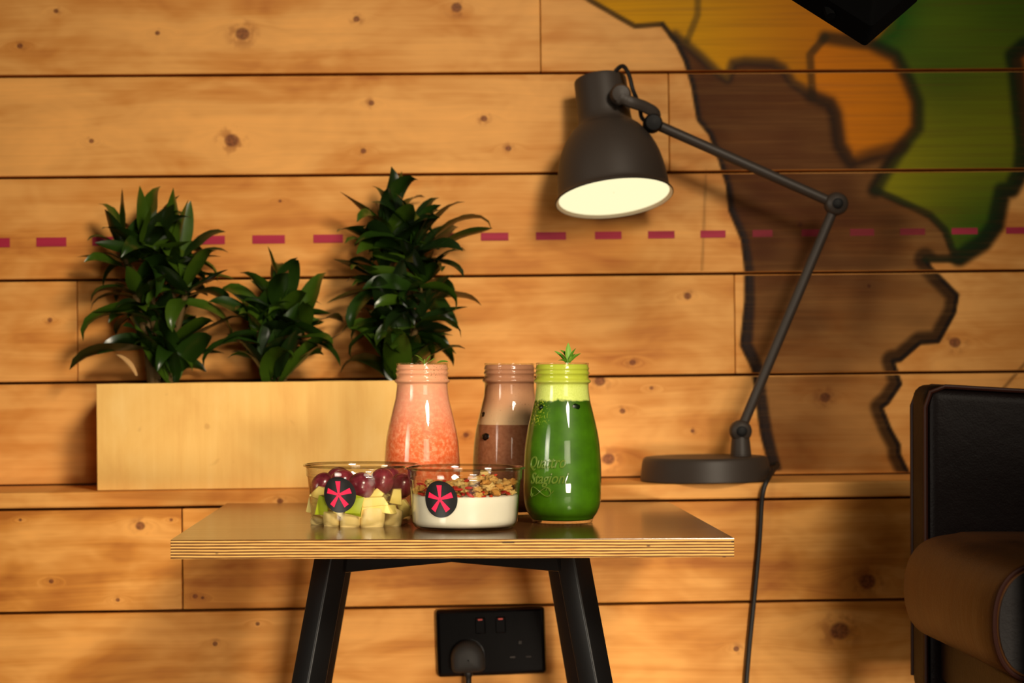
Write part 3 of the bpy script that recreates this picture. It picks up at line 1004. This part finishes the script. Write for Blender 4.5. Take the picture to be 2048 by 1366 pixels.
def bottle(px, depth, kind, label, rot):
    p = on_table(px, depth)
    b = thing('drink_bottle', label, 'bottle', Matrix.Translation(p) @ Matrix.Rotation(rot, 4, 'Z'), 'glass drink bottles on the table')
    g = MB().lathe(BODY + NECK, 72, None, True).build('glass', GLASS, b, smooth=True, angle=60)
    prof_ = [(max(0.001, r - 0.0007), z) for r, z in BODY if z > 0.0045] + [(r - 0.0006, z) for r, z in NECK[:15]] + [(0.0300, 0.1864), (0.0285, 0.1874), (0.001, 0.1876)]
    prof_ = [(prof_[0][0] * 0.92, 0.0036)] + prof_
    d = MB().lathe(prof_, 72).build('drink', drink_material(kind), b, smooth=True, angle=60)
    dots = MB()
    for k in range(40):
        a = 2 * pi * k / 40
        dots.add([(0.0353 * math.cos(a) + 0.0012 * dx, 0.0353 * math.sin(a) + 0.0012 * dy, 0.0012 + 0.0012 * dz) for dx, dy, dz in ((1, 0, 0), (-1, 0, 0), (0, 1, 0), (0, -1, 0), (0, 0, 1), (0, 0, -1))],
                 [(0, 2, 4), (2, 1, 4), (1, 3, 4), (3, 0, 4), (2, 0, 5), (1, 2, 5), (3, 1, 5), (0, 3, 5)])
    kd = dots.build('knurled_foot', GLASS, g)
    kd['kind'] = 'stuff'
    return b


ICE = plain('dark_ice', srgb(24, 16, 10), 0.2, 0.5)
b1 = bottle(844.5, 2.50, 'pink', 'glass bottle of coral pink slush drink with green specks on top', 0.0)
b2 = bottle(1019, 2.572, 'brown', 'glass bottle of brown chocolate drink with a cream layer', 0.0)
b3 = bottle(1124.5, 2.425, 'green', 'glass bottle of dark green juice with pale foam and raised lettering', 0.0)


def wrap(b, phi, z, off):
    r = body_r(z) + off
    return Vector((r * math.sin(phi), -r * math.cos(phi), z))


def blob(name, c, r, mat, parent, seed, squash=(1, 1, 1)):
    rr = random.Random(seed)
    bm = bmesh.new()
    bmesh.ops.create_icosphere(bm, subdivisions=2, radius=1)
    for v in bm.verts:
        k = 1 + rr.uniform(-0.12, 0.12)
        v.co = Vector((v.co.x * squash[0], v.co.y * squash[1], v.co.z * squash[2])) * r * k + Vector(c)
    me = bpy.data.meshes.new(name)
    bm.to_mesh(me)
    bm.free()
    me.materials.append(mat)
    me.polygons.foreach_set('use_smooth', [True] * len(me.polygons))
    return obj(name, me, parent)


for (phi, z, r, s) in ((-1.05, 0.125, 0.0056, 1), (-0.74, 0.097, 0.0074, 2), (0.72, 0.1115, 0.0066, 3)):
    blob('ice', wrap(b2, phi, z, -0.0042), r, ICE, b2, s, (1.1, 0.8, 0.75))
for (phi, z, r, s) in ((-0.80, 0.136, 0.0062, 4), (0.42, 0.137, 0.0068, 5)):
    blob('ice', wrap(b3, phi, z, -0.0055), r, plain('dark_leaf_bits', srgb(10, 30, 4), 0.3, 0.4), b3, s, (1.2, 0.8, 0.8))

# raised lettering and flourish moulded in the glass
m = NT('raised_glass')
m.base(srgb(112, 140, 48), 0.12, 0.9)
m.p.inputs['Alpha'].default_value = 0.55
RAISED = m.mat


def emboss(text, size, width, phi0, z0, slope, name):
    cu = bpy.data.curves.new('lettering', 'FONT')
    cu.body = text
    cu.size = size
    cu.shear = 0.35
    cu.extrude = 0.0004
    cu.bevel_depth = 0.0004
    cu.bevel_resolution = 1
    cu.offset = -0.00005
    cu.resolution_u = 3
    tmp = bpy.data.objects.new('lettering_tmp', cu)
    COL.objects.link(tmp)
    dg = bpy.context.evaluated_depsgraph_get()
    me = bpy.data.meshes.new_from_object(tmp.evaluated_get(dg))
    bpy.data.objects.remove(tmp)
    xs = [v.co.x for v in me.vertices]
    x0, w = min(xs), max(xs) - min(xs)
    for v in me.vertices:
        s = (v.co.x - x0) * width / w
        z = z0 + v.co.y + slope * s
        v.co = wrap(b3, phi0 + s / 0.0455, z, 0.0003 + v.co.z)
    me.materials.clear()
    me.materials.append(RAISED)
    o = obj(name, me, b3)
    return o


l1 = emboss('Quattro', 0.0200, 0.047, -0.96, 0.0655, 0.03, 'raised_lettering')
l2 = emboss('Stagioni', 0.0185, 0.049, -0.93, 0.0475, 0.03, 'raised_lettering')
fp = []
for k in range(41):
    a = 2 * pi * k / 40
    fp.append(wrap(b3, -0.62 + math.sin(a) * 0.30, 0.0385 + math.sin(2 * a) * 0.0052, 0.0006))
fb = MB().tube(fp, 0.0006, 6)
fb.tube([wrap(b3, -0.95 + 0.1 * k / 8, 0.036 - 0.004 * math.sin(k / 8 * pi), 0.0006) for k in range(9)], 0.0006, 6)
fb.tube([wrap(b3, -0.45 + 0.2 * k / 8, 0.040 + 0.003 * math.sin(k / 8 * 2 * pi), 0.0006) for k in range(9)], 0.0006, 6)
fb.build('raised_flourish', RAISED, b3, smooth=True)

# herb sprigs
MINT = []
for k, (ca, cb) in enumerate(((srgb(60, 110, 20), srgb(120, 170, 50)), (srgb(90, 140, 36), srgb(150, 190, 80)))):
    m = NT('mint_leaf_%d' % k)
    vec, x, y, z = m.coords()
    st = m.noise(m.xyz(m.math('MULTIPLY', x, 30.0), m.math('MULTIPLY', y, 6.0), 0.0), 1.0, 2)
    MINT.append(m.base(m.mix(st, ca, cb), 0.45, 0.4))
ML = [leaf_mesh('mint_%d' % k, 1.0, w, bnd, 0.2, 0.5, MINT[k % 2], seg=8) for k, (w, bnd) in enumerate(((0.42, 0.3), (0.34, -0.25), (0.5, 0.7)))]


def sprig(name, label, base_p, leaves):
    t = thing(name, label, 'herb', Matrix.Translation(base_p), 'herb garnishes on the drinks')
    MB().tube([(0, 0, 0), (0.0005, 0, 0.006)], 0.0009, 6).build('stem', MINT[0], t)
    for (dx, az, el, L, k) in leaves:
        o = obj('leaf', ML[k], t)
        o.matrix_local = leaf_matrix(Vector((dx, 0, 0.0015)), az, el, 0.3 * (k - 1), L)
    return t


g3 = on_table(1124.5, 2.425)
sprig('mint_sprig', 'upright green herb sprig standing in the dark green juice', g3 + Vector((0.006, -0.012, 0.1876)),
      ((0.001, pi * 0.6, R(82), 0.024, 1), (-0.002, pi * 0.95, R(52), 0.020, 0), (0.003, -0.1, R(48), 0.017, 0), (0.002, 0.3, R(66), 0.015, 2), (-0.001, pi * 1.1, R(30), 0.012, 2), (0.002, -1.3, R(35), 0.012, 1), (0.0, pi * 0.75, R(70), 0.020, 2), (0.003, 0.15, R(75), 0.019, 0), (-0.003, pi, R(68), 0.014, 2)))
g1 = on_table(844.5, 2.50)
sprig('mint_sprig', 'small green herb leaves lying in the coral pink drink', g1 + Vector((0.003, -0.014, 0.1876)),
      ((-0.002, pi * 0.9, R(60), 0.015, 2), (0.002, 0.4, R(62), 0.012, 0), (0.004, 0.0, R(25), 0.013, 1), (0.016, 0.1, R(12), 0.014, 0), (0.0, pi * 1.2, R(25), 0.010, 1)))

# ------------------------------------------------------------------ plastic bowls
PET = glass_mat('clear_plastic', (0.985, 0.985, 0.965), (0.52, 0.48, 0.36), 1.5, 0.03, 1.3)
PETRIM = glass_mat('clear_plastic_rim', (0.86, 0.84, 0.76), (0.40, 0.36, 0.25), 1.9, 0.06, 1.6)
RB = 0.0682
BOWL = smooth_profile([(0.020, 0.0022), (0.048, 0.0018), (0.0525, 0.0006), (0.0565, 0.0020), (0.0592, 0.0060), (0.0602, 0.0110), (0.0622, 0.0420), (0.0636, 0.0545)], 4) + \
       [(0.0640, 0.0560), (0.0649, 0.0565), (0.0653, 0.0605), (0.0651, 0.0610), (0.0656, 0.0640), (0.0654, 0.0655), (0.0660, 0.0672), (RB - 0.0012, 0.0676), (RB, 0.0683), (RB, 0.0697), (RB - 0.0010, 0.0704), (0.0662, 0.0702), (0.0652, 0.0690)] + \
       [(0.0646, 0.0640), (0.0643, 0.0570), (0.0630, 0.0545), (0.0616, 0.0420), (0.0596, 0.0110), (0.0586, 0.0065), (0.0560, 0.0030), (0.048, 0.0026), (0.020, 0.0030)]


def bowl_r(z):
    pts = [(0.0592, 0.006), (0.0602, 0.011), (0.0622, 0.042), (0.0636, 0.0545), (0.0653, 0.061)]
    for (r0, z0), (r1, z1) in zip(pts[:-1], pts[1:]):
        if z <= z1:
            return r0 + (r1 - r0) * (z - z0) / (z1 - z0)
    return pts[-1][0]


STK = plain('black_sticker', srgb(26, 24, 24), 0.38, 0.5)
PINK = plain('pink_print', srgb(240, 36, 84), 0.4, 0.4)


def bowl(px, depth, phi0, z0, label):
    p = on_table(px, depth)
    t = thing('plastic_bowl', label, 'bowl', Matrix.Translation(p), 'clear plastic bowls on the table')
    ct = MB().lathe(BOWL, 80, None, True).build('container', PET, t, smooth=True, angle=40)
    rm = []
    for k in range(81):
        a = 2 * pi * k / 80
        rm.append(((RB - 0.0005) * math.cos(a), (RB - 0.0005) * math.sin(a), 0.0690))
    MB().tube(rm, 0.0014, 8).build('rim', PETRIM, ct, smooth=True)
    RS = 0.0206

    def sp(a, b, off):
        z = z0 + b
        r = bowl_r(z) + off
        ph = phi0 + a / r
        return Vector((r * math.sin(ph), -r * math.cos(ph), z))
    vs, fs = [], []
    nr, ns = 7, 48
    for i in range(nr + 1):
        for k in range(ns):
            a = 2 * pi * k / ns
            vs.append(sp(RS * i / nr * math.cos(a) + 1e-6, RS * i / nr * math.sin(a), 0.0004))
    for i in range(nr):
        for k in range(ns):
            fs.append((i * ns + k, i * ns + (k + 1) % ns, (i + 1) * ns + (k + 1) % ns, (i + 1) * ns + k))
    s = obj('sticker', new_mesh('sticker', vs, fs, STK, True), t)
    s['label'] = 'round black sticker with a pink five-armed star'
    for k in range(5):
        an = pi / 2 + k * 2 * pi / 5 + 0.02
        ca, sa = math.cos(an), math.sin(an)
        vs = []
        nseg = 6
        for i in range(nseg + 1):
            q_ = i / nseg
            rr = RS * (0.02 + 0.74 * q_)
            w = RS * (0.055 + 0.105 * q_)
            for sg in (-1, 0, 1):
                vs.append(sp(rr * ca - sg * w * sa, rr * sa + sg * w * ca, 0.00075))
        fs = [(i * 3 + j, i * 3 + j + 1, i * 3 + j + 4, i * 3 + j + 3) for i in range(nseg) for j in range(2)]
        obj('star_arm', new_mesh('star_arm', vs, fs, PINK), s)
    return t, p


bowlA, pA = bowl(724, 2.402, -0.365, 0.0375, 'clear plastic bowl of grapes and cut fruit with a black sticker')
bowlB, pB = bowl(930, 2.335, -0.44, 0.0365, 'clear plastic bowl of yogurt topped with nuts and red berries')

# --- cut fruit and grapes
m = NT('grape_skin')
vec, x, y, z = m.coords()
oi = m.node('ShaderNodeObjectInfo')
c = m.ramp(m.noise(vec, 90, 3), [(0.3, srgb(84, 22, 34)), (0.55, srgb(120, 40, 54)), (0.75, srgb(156, 76, 84))])
GRAPE = m.base(m.mix(m.math('MULTIPLY', oi.outputs['Random'], 0.35), c, srgb(150, 52, 54)), 0.2, 0.55)
FLESH = plain('apple_flesh', srgb(238, 214, 120), 0.4, 0.4, bump=0.15, bscale=300, var=0.16)
BANANA = plain('banana_flesh', srgb(234, 206, 132), 0.42, 0.4, bump=0.25, bscale=250, var=0.2)
SKIN = plain('green_pear_skin', srgb(160, 172, 30), 0.35, 0.45, var=0.2)


def inb(px, py, back=0.0, bow=(724, 2.402), r=0.010):
    """a place just inside the front wall of the bowl, seen at pixel (px, py)"""
    cx, dep = bow
    X = (px - cx) / F * dep
    z = 0.18 - (py - 741) / F * (dep - 0.05) 
    R_ = min(0.0588, bowl_r(max(z, 0.008)) - 0.0015) - r
    Y = -math.sqrt(max(0.0, R_ * R_ - X * X)) + back
    z = 0.18 - (py - 741) / F * (dep + Y)
    return Vector((X, Y, z))


def grape(px, py, r, back, rot, el=1.12):
    q = inb(px, py, back, r=r)
    bm = bmesh.new()
    bmesh.ops.create_uvsphere(bm, u_segments=28, v_segments=18, radius=1)
    for v in bm.verts:
        v.co = Vector((v.co.x * r, v.co.y * r, v.co.z * r * el))
    for f in bm.faces:
        f.smooth = True
    me = bpy.data.meshes.new('grape')
    bm.to_mesh(me)
    bm.free()
    me.materials.append(GRAPE)
    o = obj('grape', me)
    o.matrix_world = Matrix.Translation(pA + q) @ Matrix.Rotation(rot, 4, 'Y')
    return o


GR = 'red grapes in the fruit bowl'
glabels = ['red grape at the rim edge, in the bowl above the sticker', 'large red grape pressed to the front of the fruit bowl beside the sticker', 'red grape half hidden behind the largest grape and the sticker',
           'pinkish red grape behind the largest grape in the fruit bowl', 'red grape in the fruit bowl touching the yogurt bowl side', 'red grape at the back of the fruit bowl', 'red grape at the back of the fruit bowl']
for k, (px, py, r, back, rot, e) in enumerate(((644, 972, 0.0135, 0.002, 0.5, 1.25), (728, 972, 0.0160, 0.0, 0.9, 1.02), (688, 962, 0.0135, 0.020, 1.2, 1.1), (766, 963, 0.0142, 0.016, 0.3, 1.15),
                                               (803, 971, 0.0145, 0.004, 0.8, 1.08), (672, 957, 0.0135, 0.062, 1.0, 1.1), (775, 957, 0.0135, 0.062, 0.4, 1.1))):
    tag(grape(px, py, r, back, rot, e), glabels[k], 'grape', GR)


def chunk_mesh(name, w, h, d, mat, seed):
    """hand-cut piece: bananas are short rounded slices, the rest irregular wedges"""
    rr = random.Random(seed)
    if mat is BANANA:
        n = 22
        ph = rr.uniform(0, 6)
        b = MB()
        vs, fs = [], []
        lay = [(-0.5, 0.86), (-0.44, 0.97), (-0.2, 1.0), (0.2, 0.99), (0.44, 0.95), (0.5, 0.84)]
        for t, k in lay:
            for i in range(n):
                a = 2 * pi * i / n
                q = k * (1 + 0.07 * math.cos(3 * a + ph) + 0.03 * math.sin(5 * a))
                vs.append((w * 0.54 * q * math.cos(a) + 0.1 * t * w * math.sin(ph), d * 0.5 * q * math.sin(a), h * t * (1 + 0.16 * math.cos(a + ph))))
        for j in range(len(lay) - 1):
            for i in range(n):
                fs.append((j * n + i, j * n + (i + 1) % n, (j + 1) * n + (i + 1) % n, (j + 1) * n + i))
        fs += [tuple(range(n - 1, -1, -1)), tuple((len(lay) - 1) * n + i for i in range(n))]
        return b.add(vs, fs).mesh(name, mat, smooth=True, angle=55)
    j = 0.2
    top = rr.uniform(0.55, 0.95)
    b = MB().box(-w / 2, w / 2, -d / 2, d / 2, -h / 2, h / 2)
    b.v = [Vector(((v.x * (top if v.z > 0 else 1)) * (1 + rr.uniform(-j, j)) + rr.uniform(-j, j) * w * 0.5, v.y * (1 + rr.uniform(-j, j)), v.z * (1 + rr.uniform(-j, j)) + rr.uniform(-j, j) * h * 0.5)) for v in b.v]
    return b.mesh(name, mat, smooth=True, bevel=min(w, h, d) * 0.08, bseg=3, angle=40)


FR = 'cut fruit pieces in the fruit bowl'


def chunk(px, py, w, h, d, back, rot, mat, label, seed, name='fruit_chunk', skin=None, tilt=0.0):
    q = inb(px, py, back, r=d * 0.5)
    o = obj(name, chunk_mesh(name, w, h, d, mat, seed))
    o.matrix_world = Matrix.Translation(pA + q) @ Matrix.Rotation(rot, 4, 'Y') @ Matrix.Rotation(tilt, 4, 'Z')
    tag(o, label, 'fruit piece', FR)
    if skin:
        s = obj('skin', chunk_mesh('skin', w * 0.94, h * 0.96, 0.0016, SKIN, seed), o)
        s.location = (0, -d / 2 - 0.0006, 0)
    return o


chunk(641, 985, 0.017, 0.017, 0.016, 0.0, 0.5, FLESH, 'pale fruit cube below the grape beside the sticker', 1)
chunk(651, 1010, 0.013, 0.022, 0.012, 0.001, 0.06, FLESH, 'fruit piece with yellow-green skin half behind the sticker', 2, 'pear_chunk', True)
chunk(719, 1010, 0.018, 0.021, 0.014, 0.001, 0.35, FLESH, 'green-skinned fruit wedge showing past the edge of the sticker', 3, 'pear_chunk', True)
chunk(633, 1024, 0.016, 0.024, 0.014, 0.002, -0.15, FLESH, 'pale fruit piece low at the side of the fruit bowl', 4)
chunk(641, 1042, 0.018, 0.010, 0.014, 0.003, 0.2, BANANA, 'flat banana piece at the bottom curve of the fruit bowl', 5, 'banana_piece')
chunk(672, 1039, 0.021, 0.019, 0.018, 0.002, 0.03, BANANA, 'banana chunk on the bowl bottom just below the sticker', 6, 'banana_piece')
chunk(708, 1041, 0.022, 0.017, 0.018, 0.002, -0.05, BANANA, 'banana chunk on the bowl bottom beneath the green-skinned wedge', 7, 'banana_piece')
chunk(751, 1036, 0.026, 0.021, 0.018, 0.001, 0.0, BANANA, 'widest banana chunk on the bottom of the fruit bowl', 8, 'banana_piece')
chunk(790, 1035, 0.021, 0.022, 0.016, 0.002, 0.1, BANANA, 'banana chunk on the bowl bottom close to the yogurt bowl', 9, 'banana_piece')
chunk(757, 1003, 0.032, 0.0095, 0.018, 0.002, -0.1, FLESH, 'long pale apple stick, upper one of two', 10, 'apple_stick')
chunk(763, 1015, 0.034, 0.0085, 0.018, 0.001, 0.1, FLESH, 'long pale apple stick, lower one of two', 11, 'apple_stick')
chunk(796, 993, 0.015, 0.018, 0.015, 0.002, 0.1, FLESH, 'pale apple cube under the grape near the yogurt bowl', 12, 'apple_cube')
chunk(757, 992, 0.016, 0.014, 0.014, 0.014, 0.6, FLESH, 'pale apple piece behind the two apple sticks', 13, 'apple_cube')
chunk(626, 1003, 0.012, 0.020, 0.013, 0.004, 0.3, FLESH, 'narrow pale fruit piece against the bowl side beside the green-skinned piece', 15)
chunk(693, 1022, 0.020, 0.014, 0.014, 0.004, 0.5, FLESH, 'pale fruit piece mostly hidden behind the sticker', 16)
chunk(735, 1022, 0.018, 0.013, 0.014, 0.008, -0.3, FLESH, 'pale fruit piece wedged between the green wedge and apple sticks', 17)
chunk(810, 1016, 0.016, 0.019, 0.014, 0.001, -0.4, FLESH, 'pale fruit piece at the bowl side facing the yogurt bowl', 14)
for k, (px, py, back) in enumerate(((660, 1030, 0.035), (700, 1030, 0.04), (745, 1030, 0.04), (785, 1030, 0.035), (680, 1005, 0.035), (730, 1003, 0.045), (775, 1005, 0.04), (690, 1030, 0.075), (750, 1030, 0.075), (700, 1000, 0.075), (755, 1000, 0.075))):
    chunk(px, py, 0.021, 0.020, 0.019, back, 0.3 * k, BANANA if k % 2 else FLESH, 'pale fruit piece in the rear layer of the fruit bowl', 30 + k)

# --- yogurt and topping
m = NT('white_yogurt')
vec, x, y, z = m.coords()
YO = m.base(m.mix(m.noise(vec, 60, 2), srgb(236, 230, 210), srgb(240, 235, 220)), 0.4, 0.3)
ZY = 0.0385
yp = [(0.0475, 0.0034), (0.0555, 0.0038), (0.0580, 0.0070), (0.0592, 0.0110), (0.0606, 0.0300), (0.0610, ZY - 0.001), (0.0600, ZY), (0.040, ZY + 0.001), (0.001, ZY + 0.001)]
yo = MB().lathe(yp, 72).build('yogurt', YO, bowlB, smooth=True, angle=50)
NUTM = [plain('nut_%d' % k, c, 0.5, 0.35, bump=0.5, bscale=350, var=0.35) for k, c in enumerate((srgb(226, 172, 92), srgb(208, 146, 66), srgb(236, 190, 116)))]
BERRYM = [plain('berry_%d' % k, c, 0.3, 0.5, bump=0.4, bscale=400, var=0.3) for k, c in enumerate((srgb(190, 40, 22), srgb(160, 26, 22), srgb(206, 66, 30)))]


def nut_mesh(k):
    rr = random.Random(100 + k)
    bm = bmesh.new()
    bmesh.ops.create_icosphere(bm, subdivisions=3, radius=1)
    ph = [rr.uniform(0, 6) for _ in range(6)]
    for v in bm.verts:
        c = v.co
        f = 0.78 + 0.22 * math.sin(5 * c.x + ph[0]) * math.cos(4 * c.y + ph[1]) + 0.16 * math.sin(8 * c.z + 3 * c.x + ph[2]) + 0.1 * math.sin(11 * c.y + ph[3])
        v.co = Vector((c.x * 1.15, c.y * 0.85, c.z * 0.6 + 0.18 * math.sin(2.2 * c.x + ph[4]))) * f
    for f in bm.faces:
        f.smooth = True
    me = bpy.data.meshes.new('walnut_piece')
    bm.to_mesh(me)
    bm.free()
    me.materials.append(NUTM[k % 3])
    return me


def berry_mesh(k):
    rr = random.Random(200 + k)
    bm = bmesh.new()
    bmesh.ops.create_uvsphere(bm, u_segments=12, v_segments=10, radius=1)
    p0, p1 = rr.uniform(0, 6), rr.uniform(0, 6)
    for v in bm.verts:
        c = v.co
        a = math.atan2(c.y, c.x)
        f = 1 + 0.16 * math.sin(4 * a + p0 + 3 * c.z) + 0.08 * math.sin(6 * c.z + p1)
        v.co = Vector((c.x * 0.42 * f + 0.12 * c.z * c.z, c.y * 0.30 * f, c.z))
    for f in bm.faces:
        f.smooth = True
    me = bpy.data.meshes.new('goji_berry')
    bm.to_mesh(me)
    bm.free()
    me.materials.append(BERRYM[k % 3])
    return me


NUTS = [nut_mesh(k) for k in range(7)]
BERRIES = [berry_mesh(k) for k in range(5)]
rt = random.Random(8)


def topping(kind, X, Y, Z, s):
    o = obj('walnut_piece' if kind == 'nut' else 'goji_berry', rt.choice(NUTS if kind == 'nut' else BERRIES))
    o.matrix_world = Matrix.Translation(pB + Vector((X, Y, Z))) @ Matrix.Rotation(rt.uniform(0, 2 * pi), 4, 'Z') @ Matrix.Rotation(rt.uniform(0.9, 2.2) if kind != 'nut' else rt.uniform(-0.8, 0.8), 4, 'X') @ Matrix.Scale(s, 4)
    if kind == 'nut':
        tag(o, 'crinkled golden nut piece in the topping on the yogurt', 'nut', 'nut pieces on the yogurt')
    else:
        tag(o, 'dried red berry in the topping on the yogurt', 'berry', 'dried red berries on the yogurt')


placed = []
tries = 0
while len(placed) < 150 and tries < 6000:
    tries += 1
    a, rr_ = rt.uniform(0, 2 * pi), 0.0545 * math.sqrt(rt.random())
    X, Y = rr_ * math.cos(a), rr_ * math.sin(a)
    hump = 0.012 + 0.009 * math.exp(-((X - 0.022) / 0.020) ** 2) * (1.0 if Y > -0.045 else 0.6) 
    Z = ZY + rt.uniform(0.002, hump)
    if all((X - q[0]) ** 2 + (Y - q[1]) ** 2 + ((Z - q[2]) * 1.2) ** 2 > 0.0066 ** 2 for q in placed):
        placed.append((X, Y, Z))
        berry = rt.random() < (0.42 if Z < ZY + 0.010 else 0.22)
        topping('berry' if berry else 'nut', X, Y, Z, rt.uniform(0.0052, 0.0068) if berry else rt.uniform(0.0056, 0.0080))
# red berries and nuts against the front wall of the bowl
for k in range(16):
    ph = -1.25 + 2.5 * k / 15 + rt.uniform(-0.05, 0.05)
    rr_ = 0.0555
    topping('berry' if k % 3 else 'nut', rr_ * math.sin(ph), -rr_ * math.cos(ph), ZY + rt.uniform(0.0, 0.005), rt.uniform(0.0050, 0.0064))

# ------------------------------------------------------------------ leather armchair
m = NT('brown_leather')
vec, x, y, z = m.coords()
cr = m.noise(m.xyz(m.math('MULTIPLY', x, 12.0), m.math('MULTIPLY', y, 26.0), m.math('MULTIPLY', z, 8.0)), 1.0, 4, 0.6)
m.bump(m.math('ADD', m.math('MULTIPLY', m.noise(vec, 420, 3), 0.25), cr), 0.3, 0.006)
LEATHER = m.base(m.mix(cr, srgb(70, 40, 16), srgb(98, 60, 26)), 0.5, 0.3)
m = NT('shaded_oxblood_leather')
vec, x, y, z = m.coords()
cr = m.noise(vec, 24, 4, 0.6)
m.bump(m.math('ADD', m.math('MULTIPLY', m.noise(vec, 420, 3), 0.25), cr), 0.25, 0.005)
OX = m.base(m.mix(cr, srgb(12, 7, 7), srgb(18, 10, 9)), 0.45, 0.10)  # near black: shade inside the chair is put into the leather colour
PIPING = plain('leather_piping', srgb(48, 19, 10), 0.5, 0.25)
WOODLEG = plain('dark_wood_leg', srgb(50, 28, 14), 0.45, 0.4)
chair = thing('armchair', 'dark brown leather armchair with rounded seat edge beside the wall', 'armchair', Matrix.Translation((0.75, 2.33, 0)))
CO = Vector((0.75, 2.33, 0))


def cbox(name, x0, x1, y0, y1, z0, z1, mat, bev=0.02, par=chair, slope=0.0):
    b = MB().box(x0 - CO.x, x1 - CO.x, y0 - CO.y, y1 - CO.y, z0, z1)
    if slope:
        b.v = [Vector((v.x, v.y, v.z - slope * (v.x + CO.x - x0) if v.z > (z0 + z1) / 2 else v.z)) for v in b.v]
    return b.build(name, mat, par, smooth=True, bevel=bev, bseg=5, angle=60)


# seat: rounded front roll facing the table (profile in x-z, swept along y)
sp_ = [(0.98, 0.325), (0.56, 0.312), (0.515, 0.306), (0.490, 0.318), (0.478, 0.345), (0.477, 0.378), (0.485, 0.405), (0.503, 0.423), (0.535, 0.431), (0.60, 0.434), (0.98, 0.428)]
sp_ = catmull([Vector((a, 0, b)) for a, b in sp_], 4)
ys = [2.132, 2.136, 2.146, 2.20, 2.30, 2.40, 2.49, 2.506, 2.512]
ins = [0.010, 0.004, 0.0, 0.0, 0.0, 0.0, 0.0, 0.006, 0.014]
vs, fs = [], []
for yy, i_ in zip(ys, ins):
    for p in sp_:
        cxz = Vector((0.73, 0, 0.37))
        d_ = (p - cxz)
        q_ = p - d_.normalized() * i_
        vs.append((q_.x - CO.x + 0.065 * (2.5 - yy), yy - CO.y, q_.z))
ns_ = len(sp_)
for i in range(len(ys) - 1):
    for k in range(ns_):
        fs.append((i * ns_ + k, i * ns_ + (k + 1) % ns_, (i + 1) * ns_ + (k + 1) % ns_, (i + 1) * ns_ + k))
fs.append(tuple(range(ns_)))
fs.append(tuple((len(ys) - 1) * ns_ + k for k in reversed(range(ns_))))
seat = MB().add(vs, fs).build('seat', LEATHER, chair, smooth=True, angle=50)
rim_ = [Vector((p.x - CO.x + 0.0238, 2.1345 - CO.y, p.z)) - (Vector((p.x, 0, p.z)) - Vector((0.73, 0, 0.37))).normalized() * 0.003 for p in sp_[3:-3]]
MB().tube(rim_, 0.0028, 8).build('piping', PIPING, seat, smooth=True)
sidep = MB().add([(p.x - CO.x + 0.0238 - (p.x - 0.73) * 0.03, 2.1310 - CO.y, 0.37 + (p.z - 0.37) * 0.93) for p in sp_], [tuple(range(ns_))])
sidep.build('seat_end_panel', OX, seat)
arm = cbox('arm', 0.512, 1.06, 2.535, 2.625, 0.22, 0.613, OX, 0.018, slope=0.06)
for y_ in (2.538, 2.622):
    pp = [Vector((0.5135 - CO.x, y_ - CO.y, 0.24)), Vector((0.5135 - CO.x, y_ - CO.y, 0.585)), Vector((0.520 - CO.x, y_ - CO.y, 0.603)), Vector((0.538 - CO.x, y_ - CO.y, 0.610)), Vector((1.02 - CO.x, y_ - CO.y, 0.582))]
    MB().tube(pp, 0.003, 8).build('piping', PIPING, arm, smooth=True)
cbox('arm', 0.545, 1.06, 2.035, 2.125, 0.22, 0.613, OX, 0.018, slope=0.06)
cbox('backrest', 0.955, 1.07, 2.126, 2.534, 0.22, 0.75, OX, 0.03)
cbox('seat_base', 0.53, 0.955, 2.126, 2.534, 0.245, 0.308, OX, 0.008)
for (lx, ly) in ((0.535, 2.555), (1.02, 2.555), (0.575, 2.08), (1.02, 2.08)):
    MB().tube([Vector((lx - CO.x, ly - CO.y, 0.001)), Vector((lx - CO.x, ly - CO.y, 0.23))], [0.012, 0.019], 4, square=True).build('leg', WOODLEG, chair, bevel=0.002)

# ------------------------------------------------------------------ softbox corner above the map
FAB = plain('black_fabric', srgb(6, 6, 6), 0.95, 0.05)
tip = at(1730, 93, 2.25)
soft = thing('studio_softbox', 'black fabric studio softbox hanging point down in front of the map', 'softbox', Matrix.Translation(tip))
fwd = Vector((-0.10, 0.80, -0.60)).normalized()          # it faces the wall, away from the camera
rt_ = fwd.cross(Vector((0, 0, 1))).normalized()
upv = rt_.cross(fwd).normalized()
ha = 0.076
ctr = upv * ha
cor = [ctr + (rt_ * math.cos(a) + upv * math.sin(a)) * ha for a in (-pi / 2, 0, pi / 2, pi)]
bck = [ctr - fwd * 0.10 + (rt_ * math.cos(a) + upv * math.sin(a)) * 0.035 for a in (-pi / 2, 0, pi / 2, pi)]
mid_ = [c_ - fwd * 0.03 for c_ in cor]
vs = cor + mid_ + bck
fs = []
for i in range(2):
    for k in range(4):
        fs.append((i * 4 + k, i * 4 + (k + 1) % 4, (i + 1) * 4 + (k + 1) % 4, (i + 1) * 4 + k))
fs.append((8, 9, 10, 11))
MB().add(vs, fs).build('fabric_shell', FAB, soft, bevel=0.004, bseg=3)
MB().add([c_.lerp(ctr, 0.08) - fwd * 0.006 for c_ in cor], [(0, 1, 2, 3)]).build('diffuser_cloth', plain('white_cloth', srgb(225, 225, 222), 0.9, 0.1), soft)
e0 = cor[0].lerp(cor[3], 0.50)
MB().tube([e0 - fwd * 0.015 + upv * 0.006, e0 - fwd * 0.015 - upv * 0.008 + rt_ * 0.001], 0.006, 8).build('corner_clip', FAB, soft)
boom0 = ctr - fwd * 0.10
MB().tube([boom0, boom0 + Vector((0.02, -0.05, 0.10)), boom0 + Vector((0.10, -0.10, 1.2))], 0.008, 10).build('boom_arm', LAMP_DARK, soft, smooth=True)
